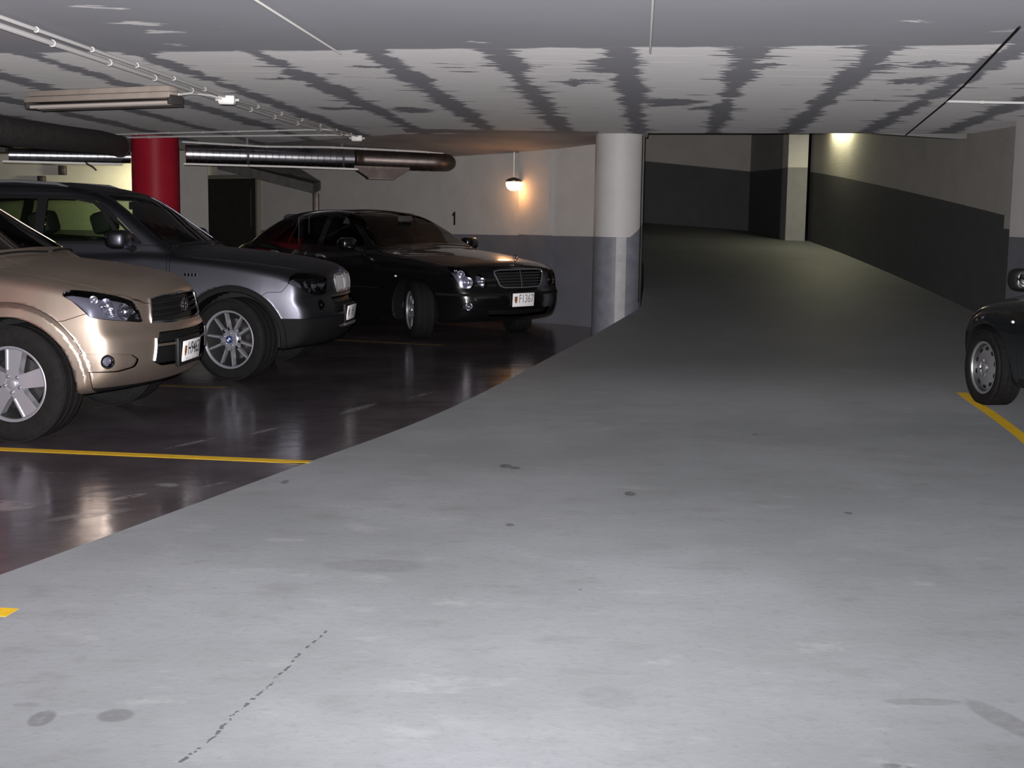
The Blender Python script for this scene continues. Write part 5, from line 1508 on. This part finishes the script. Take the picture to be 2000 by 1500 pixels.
    pn.cut('bonnet', mx(pn.g2('top', [(.80, -.1), (.80, .03), (.775, .28), (.70, .40), (.60, .55), (.50, .655), (.30, .705), (.1, .725), (-.36, .79), (-.50, .76), (-.40, .5), (-.36, -.1)]), Z(.845)), P)
    for ax in (0.0, -sp['wb']):
        V = pn.V; r = np.hypot(V[:, 0] - ax, V[:, 2] - sp['rt'])
        inner = pn.g2('side', [(ax - .55, 0), (ax + .55, 0), (ax + .55, 1.2), (ax - .55, 1.2)])
        pn.cut('wheel_arch_cladding', mx(r - (sp['ra'] + sp['fw'] - .004), Y(.72), inner), 'dark_trim', sides=1)
    pn.cut('front_wing', mx(pn.g2('side', [(-.50, .2), (-.56, 1.30), (.70, 1.30), (.48, .83), (.455, .80), (.42, .755), (.30, .75), (-.1, .5)]), Y(.45), -Z(1.12)), P, sides=1)
    pn.cut('lower_bumper', mx(-Z(.53), X(.2)), 'dark_trim')
    pn.cut('front_bumper', mx(X(.12), -Z(.90)), P)
    pn.cut('door', mx(pn.g2('side', [(-.53, .44), (-.58, 1.12), (-1.69, 1.125), (-1.69, .44)]), Y(.55)), P, sides=1)
    pn.cut('door', mx(pn.g2('side', [(-1.71, .44), (-1.71, 1.125), (-2.58, 1.165), (-2.50, .80), (-2.33, .62), (-2.30, .44)]), Y(.55)), P, sides=1)
    pn.cut('sill', mx(-Z(.44), Y(.6)), 'dark_trim', sides=1)
    pn.cut('roof', mx(Z(1.56)), P)
    pn.rest('body_shell', P)
    license_plate(root, .822, .535, 'H1', 8, .34, .13, small=False)
    b = MB(); b.box((.80, 0, .535), (.03, .40, .17), ch=.01); b.build('plate_holder', 'black_plastic', root)
    b = MB(); b.tube(on_front(sh, [(-.30 + .6 * k / 10, .435) for k in range(11)], .006), [.006] + [.018] * 9 + [.006], 8); b.build('skid_plate_edge', 'galvanised', root)['label'] = 'bright metal edge under the number plate'
    for sg in (-1, 1):
        side_mirror(root, -.92, sg * 1.0, 1.17, P, sg, .24, .16, .12); handle(root, sh, -1.42, 1.0, sg, P); handle(root, sh, -2.30, 1.02, sg, P)
        b = MB(); pts = [surf(sh, 'z', x, sg * .575, lo=1.2) + Vector((0, 0, dz)) for x, dz in ((-1.52, -.01), (-1.62, .012), (-2.0, .016), (-2.5, .016), (-3.0, .014), (-3.15, -.01))]
        b.tube(pts, .013, 8); b.build('roof_rail', 'alloy_dull', root)
        # small script badge on the wing and a side repeater
        p = surf(sh, 'y', -.40, .885, sg); 
        for k in range(4):
            b = MB(); b.box((p.x + .03 * k, p.y + sg * .002, .885), (.02, .008, .022)); b.build('badge_letter', 'chrome', root)
    wiper(root, sh, .0, .62, -.44, -.56); wiper(root, sh, -.64, -.06, -.56, -.46)
    interior(root, sp, 1.11, seats=((-1.17, .37), (-1.42, -.37), (-2.55, .37), (-2.55, -.37)), seat_z=.42, hr=.19)
    wheels(root, sp, 'pairs', 'alloy', R(-17), .80)
    return root

# ------------------------------------------------------------------ black sedan
def build_sedan():
    sp = SP_SEDAN; sh = CarShape(sp)
    root = empty('car', (0, 0, 0), 0, 'glossy black sedan with oval headlights parked along the white wall', 'car')
    place_car(root, -0.51, 15.6, R(-44.5))
    pn = Panels(sh, H, root); P = 'paint_black'
    X = lambda c: c - pn.V[:, 0]; Z = lambda c: c - pn.V[:, 2]; Y = lambda c: c - np.abs(pn.V[:, 1])
    mx = lambda *a: np.maximum.reduce(a)
    pn.cut('windscreen', mx(pn.g2('front', [(0, 1.065), (.5, 1.045), (.70, 1.012), (.735, 1.04), (.615, 1.28), (.565, 1.36), (.5, 1.395), (0, 1.42)]), X(-1.62)), 'screen_glass', off=-.003)
    pn.cut('side_window', mx(pn.g2('side', [(-1.00, 1.03), (-1.08, 1.09), (-1.40, 1.29), (-1.50, 1.335), (-1.84, 1.355), (-1.80, 1.01), (-1.2, 1.005)]), Y(.35)), 'car_glass', off=-.004, sides=1)
    pn.cut('side_window', mx(pn.g2('side', [(-1.91, 1.01), (-1.95, 1.355), (-2.2, 1.345), (-2.47, 1.295), (-2.50, 1.015)]), Y(.35)), 'car_glass', off=-.004, sides=1)
    pn.cut('quarter_window', mx(pn.g2('side', [(-2.535, 1.018), (-2.525, 1.27), (-2.66, 1.19), (-2.86, 1.03)]), Y(.35)), 'car_glass', off=-.004, sides=1)
    pn.cut('rear_window', mx(pn.g2('front', [(0, 1.10), (.58, 1.10), (.50, 1.30), (0, 1.36)]), pn.V[:, 0] + 2.7), 'car_glass', off=-.003)
    wells(pn, sp)
    big = [(.815, .77), (.775, .835), (.72, .825), (.665, .745), (.625, .66), (.665, .60), (.75, .605), (.805, .68)]
    sml = [(.605, .735), (.56, .757), (.505, .70), (.488, .635), (.53, .605), (.60, .655)]
    cut_lamp(pn, 'headlight', mx(pn.g2('front', big, rnd=True), X(.25)), [(.665, .695, .665, .062, (.9, .42, 0)), (.60, .745, .76, .045, (.8, .6, 0)), (.575, .765, .80, .016, (.8, .6, 0))], depth=.07)
    cut_lamp(pn, 'headlight', mx(pn.g2('front', sml, rnd=True), X(.25)), [(.735, .545, .675, .045, (.95, .3, 0))], depth=.055)
    cf = lambda r: [(.715 + r * math.cos(k * .3142), .40 + r * math.sin(k * .3142)) for k in range(20)]
    cut_lamp(pn, 'fog_lamp', mx(pn.g2('front', cf(.047)), X(.3)), [(.695, .705, .40, .042, (.9, .42, 0))], housing='black_plastic', depth=.035)
    gp = [(0, .80), (.30, .797), (.375, .785), (.385, .755), (.325, .625), (.27, .605), (0, .60)]
    go, _ = pn.cut('grille', mx(pn.g2('front', gp), X(.5)), 'black_plastic', off=-.04, d=-.04)[0]
    full = gp + [(-y, z) for y, z in gp[::-1] if y > 0]
    b = MB(); b.tube(on_front(sh, lerp_pts(full, 4, True) + [full[0]], .002), .008, 8, caps=False); b.build('grille_surround', 'alloy_dull', go)
    for k in range(5):
        z = .635 + .033 * k; w = .325 + (z - .62) * .35
        b = MB(); b.tube(on_front(sh, [(-w + 2 * w * j / 12, z) for j in range(13)], -.012), .007, 6); b.build('grille_bar', 'grille_dark', go)
    b = MB(); b.tube(on_front(sh, [(0, .61), (0, .70), (0, .79)], -.008), .007, 6); b.build('grille_bar', 'grille_dark', go)
    lo, _ = pn.cut('air_intake', mx(pn.g2('front', [(0, .355), (.50, .365), (.46, .285), (0, .27)]), X(.5)), 'black_plastic', off=-.035, d=-.035)[0]
    pn.cut('bonnet', mx(pn.g2('top', [(.95, -.1), (.90, .20), (.855, .36), (.79, .47), (.66, .60), (.56, .675), (.37, .735), (-.14, .735), (-.50, .725), (-.40, .5), (-.36, -.1)]), Z(.785)), P)
    pn.cut('front_wing', mx(pn.g2('side', [(-.50, .2), (-.54, 1.2), (.80, 1.2), (.62, .60), (.30, .58), (-.1, .4)]), Y(.45), -Z(1.03)), P, sides=1)
    rub = pn.cut('bumper_strip', mx(pn.g2('front', [(.30, .545), (1.0, .545), (1.0, .515), (.30, .515)]), X(.35)), 'dark_trim', gap=.002, off=.004, sides=1)
    pn.cut('front_bumper', mx(X(.10), -Z(.90)), P)
    pn.cut('door', mx(pn.g2('side', [(-.56, .27), (-.60, .99), (-1.85, .995), (-1.85, .27)]), Y(.55)), P, sides=1)
    pn.cut('door', mx(pn.g2('side', [(-1.87, .27), (-1.87, .995), (-2.75, 1.01), (-2.62, .75), (-2.42, .50), (-2.40, .27)]), Y(.55)), P, sides=1)
    pn.cut('sill', mx(-Z(.27), Y(.6)), P, sides=1)
    pn.cut('roof', mx(Z(1.385)), P)
    pn.rest('body_shell', P)
    license_plate(root, .905, .465, 'F1367', 3, .34, .15, ink='plate_ink_pale', y=-.03, small=False)  # pale number ink: flash glare put into the letter colour
    # upright star on the bonnet
    c = surf(sh, 'z', .74, 0, lo=.5); b = MB()
    b.tube([c[:], (c.x, 0, c.z + .03)], .005, 6); b.tube([(c.x, .034 * math.cos(k * .2618), c.z + .062 + .034 * math.sin(k * .2618)) for k in range(25)], .004, 6, caps=False)
    for a in (90, 210, 330): b.tube([(c.x, 0, c.z + .062), (c.x, .034 * math.cos(R(a)), c.z + .062 + .034 * math.sin(R(a)))], [.006, .002], 6)
    b.build('bonnet_star', 'chrome', root)
    for sg in (-1, 1):
        side_mirror(root, -1.05, sg * .985, 1.045, P, sg, .22, .15, .11); handle(root, sh, -1.62, .87, sg, 'alloy_dull'); handle(root, sh, -2.58, .89, sg, 'alloy_dull')
        b = MB(); b.tube(on_side(sh, lerp_pts([(-.60, .55), (-2.35, .55)], 8), sg, .004), .009, 6); b.build('side_moulding', 'dark_trim', root)
        p = surf(sh, 'y', -.29, .70, sg); b = MB(); b.ball(p, (.02, .012, .012), 12, 8); b.build('side_repeater', 'badge_white', root)
    wiper(root, sh, -.10, .58, -.52, -.62)
    interior(root, sp, 1.0, seats=((-1.62, .37), (-1.62, -.37), (-2.5, .37), (-2.5, -.37)), seat_z=.40, m='interior_grey')
    wheels(root, sp, 'seven', 'alloy', R(-29), .79)
    return root

# ------------------------------------------------------------------ dark small car at the right edge
def build_hatch():
    sp = SP_HATCH; sh = CarShape(sp)
    root = empty('car', (0, 0, 0), 0, 'dark car at the right edge with only its front wheel and door mirror in view', 'car')
    hd_ = R(101); d = Vector((math.cos(hd_), math.sin(hd_))); n_ = Vector((-d.y, d.x))
    w = Vector((3.49, 9.85)) - n_ * .83
    place_car(root, w.x, w.y, hd_); root.location.z = .065; root.rotation_euler = (0, R(-1.4), hd_)
    pn = Panels(sh, H, root); P = 'paint_night'
    X = lambda c: c - pn.V[:, 0]; Z = lambda c: c - pn.V[:, 2]; Y = lambda c: c - np.abs(pn.V[:, 1])
    mx = lambda *a: np.maximum.reduce(a)
    pn.cut('windscreen', mx(pn.g2('front', [(0, .985), (.5, .965), (.64, .945), (.66, .97), (.535, 1.25), (.45, 1.325), (0, 1.36)]), X(-1.4)), 'screen_glass', off=-.003)
    pn.cut('side_window', mx(pn.g2('side', [(-.86, .965), (-1.22, 1.24), (-1.40, 1.30), (-1.80, 1.315), (-1.80, .955)]), Y(.35)), 'car_glass', off=-.004, sides=1)
    pn.cut('side_window', mx(pn.g2('side', [(-1.88, .955), (-1.88, 1.315), (-2.35, 1.28), (-2.58, 1.0)]), Y(.35)), 'car_glass', off=-.004, sides=1)
    pn.cut('rear_window', mx(pn.g2('front', [(0, 1.0), (.50, 1.0), (.42, 1.24), (0, 1.28)]), pn.V[:, 0] + 2.5), 'car_glass', off=-.003)
    wells(pn, sp)
    cut_lamp(pn, 'headlight', mx(pn.g2('front', [(.66, .70), (.60, .735), (.42, .70), (.40, .60), (.58, .58), (.68, .62)], rnd=True), X(.2)), [(.50, .56, .65, .055, (.9, .4, 0))])
    pn.cut('bonnet', mx(pn.g2('top', [(.72, -.1), (.66, .30), (.55, .50), (.40, .62), (.1, .66), (-.40, .64), (-.30, -.1)]), Z(.70)), P)
    pn.cut('front_wing', mx(pn.g2('side', [(-.42, .2), (-.46, 1.1), (.60, 1.1), (.50, .56), (.26, .52), (-.1, .4)]), Y(.45), -Z(.95)), P, sides=1)
    pn.cut('front_bumper', mx(X(.10), -Z(.80)), 'dark_trim')
    pn.cut('door', mx(pn.g2('side', [(-.48, .26), (-.50, .945), (-1.84, .95), (-1.84, .26)]), Y(.5)), P, sides=1)
    pn.cut('sill', mx(-Z(.26), Y(.5)), 'black_plastic', sides=1)
    pn.rest('body_shell', P)
    for sg in (-1, 1):
        side_mirror(root, -.62, sg * .93, .985, 'black_plastic', sg, .20, .15, .10); handle(root, sh, -1.62, .84, sg, 'black_plastic')
        p = surf(sh, 'y', -.36, .66, sg); b = MB(); b.ball(p, (.018, .010, .011), 12, 8); b.build('side_repeater', 'badge_white', root)
        b = MB(); b.tube(on_side(sh, lerp_pts([(-.55, .47), (-1.8, .47)], 6), sg, .004), .008, 6); b.build('side_moulding', 'dark_trim', root)
    interior(root, sp, .94, wheel_y=.32, seats=((-1.35, .33), (-1.35, -.33), (-2.1, .0)), seat_z=.38, dash=(-.72, .34))
    wheels(root, sp, 'dish', 'alloy_dull', R(-3), .735)
    return root

build_suv(); build_xuv(); build_sedan(); build_hatch()
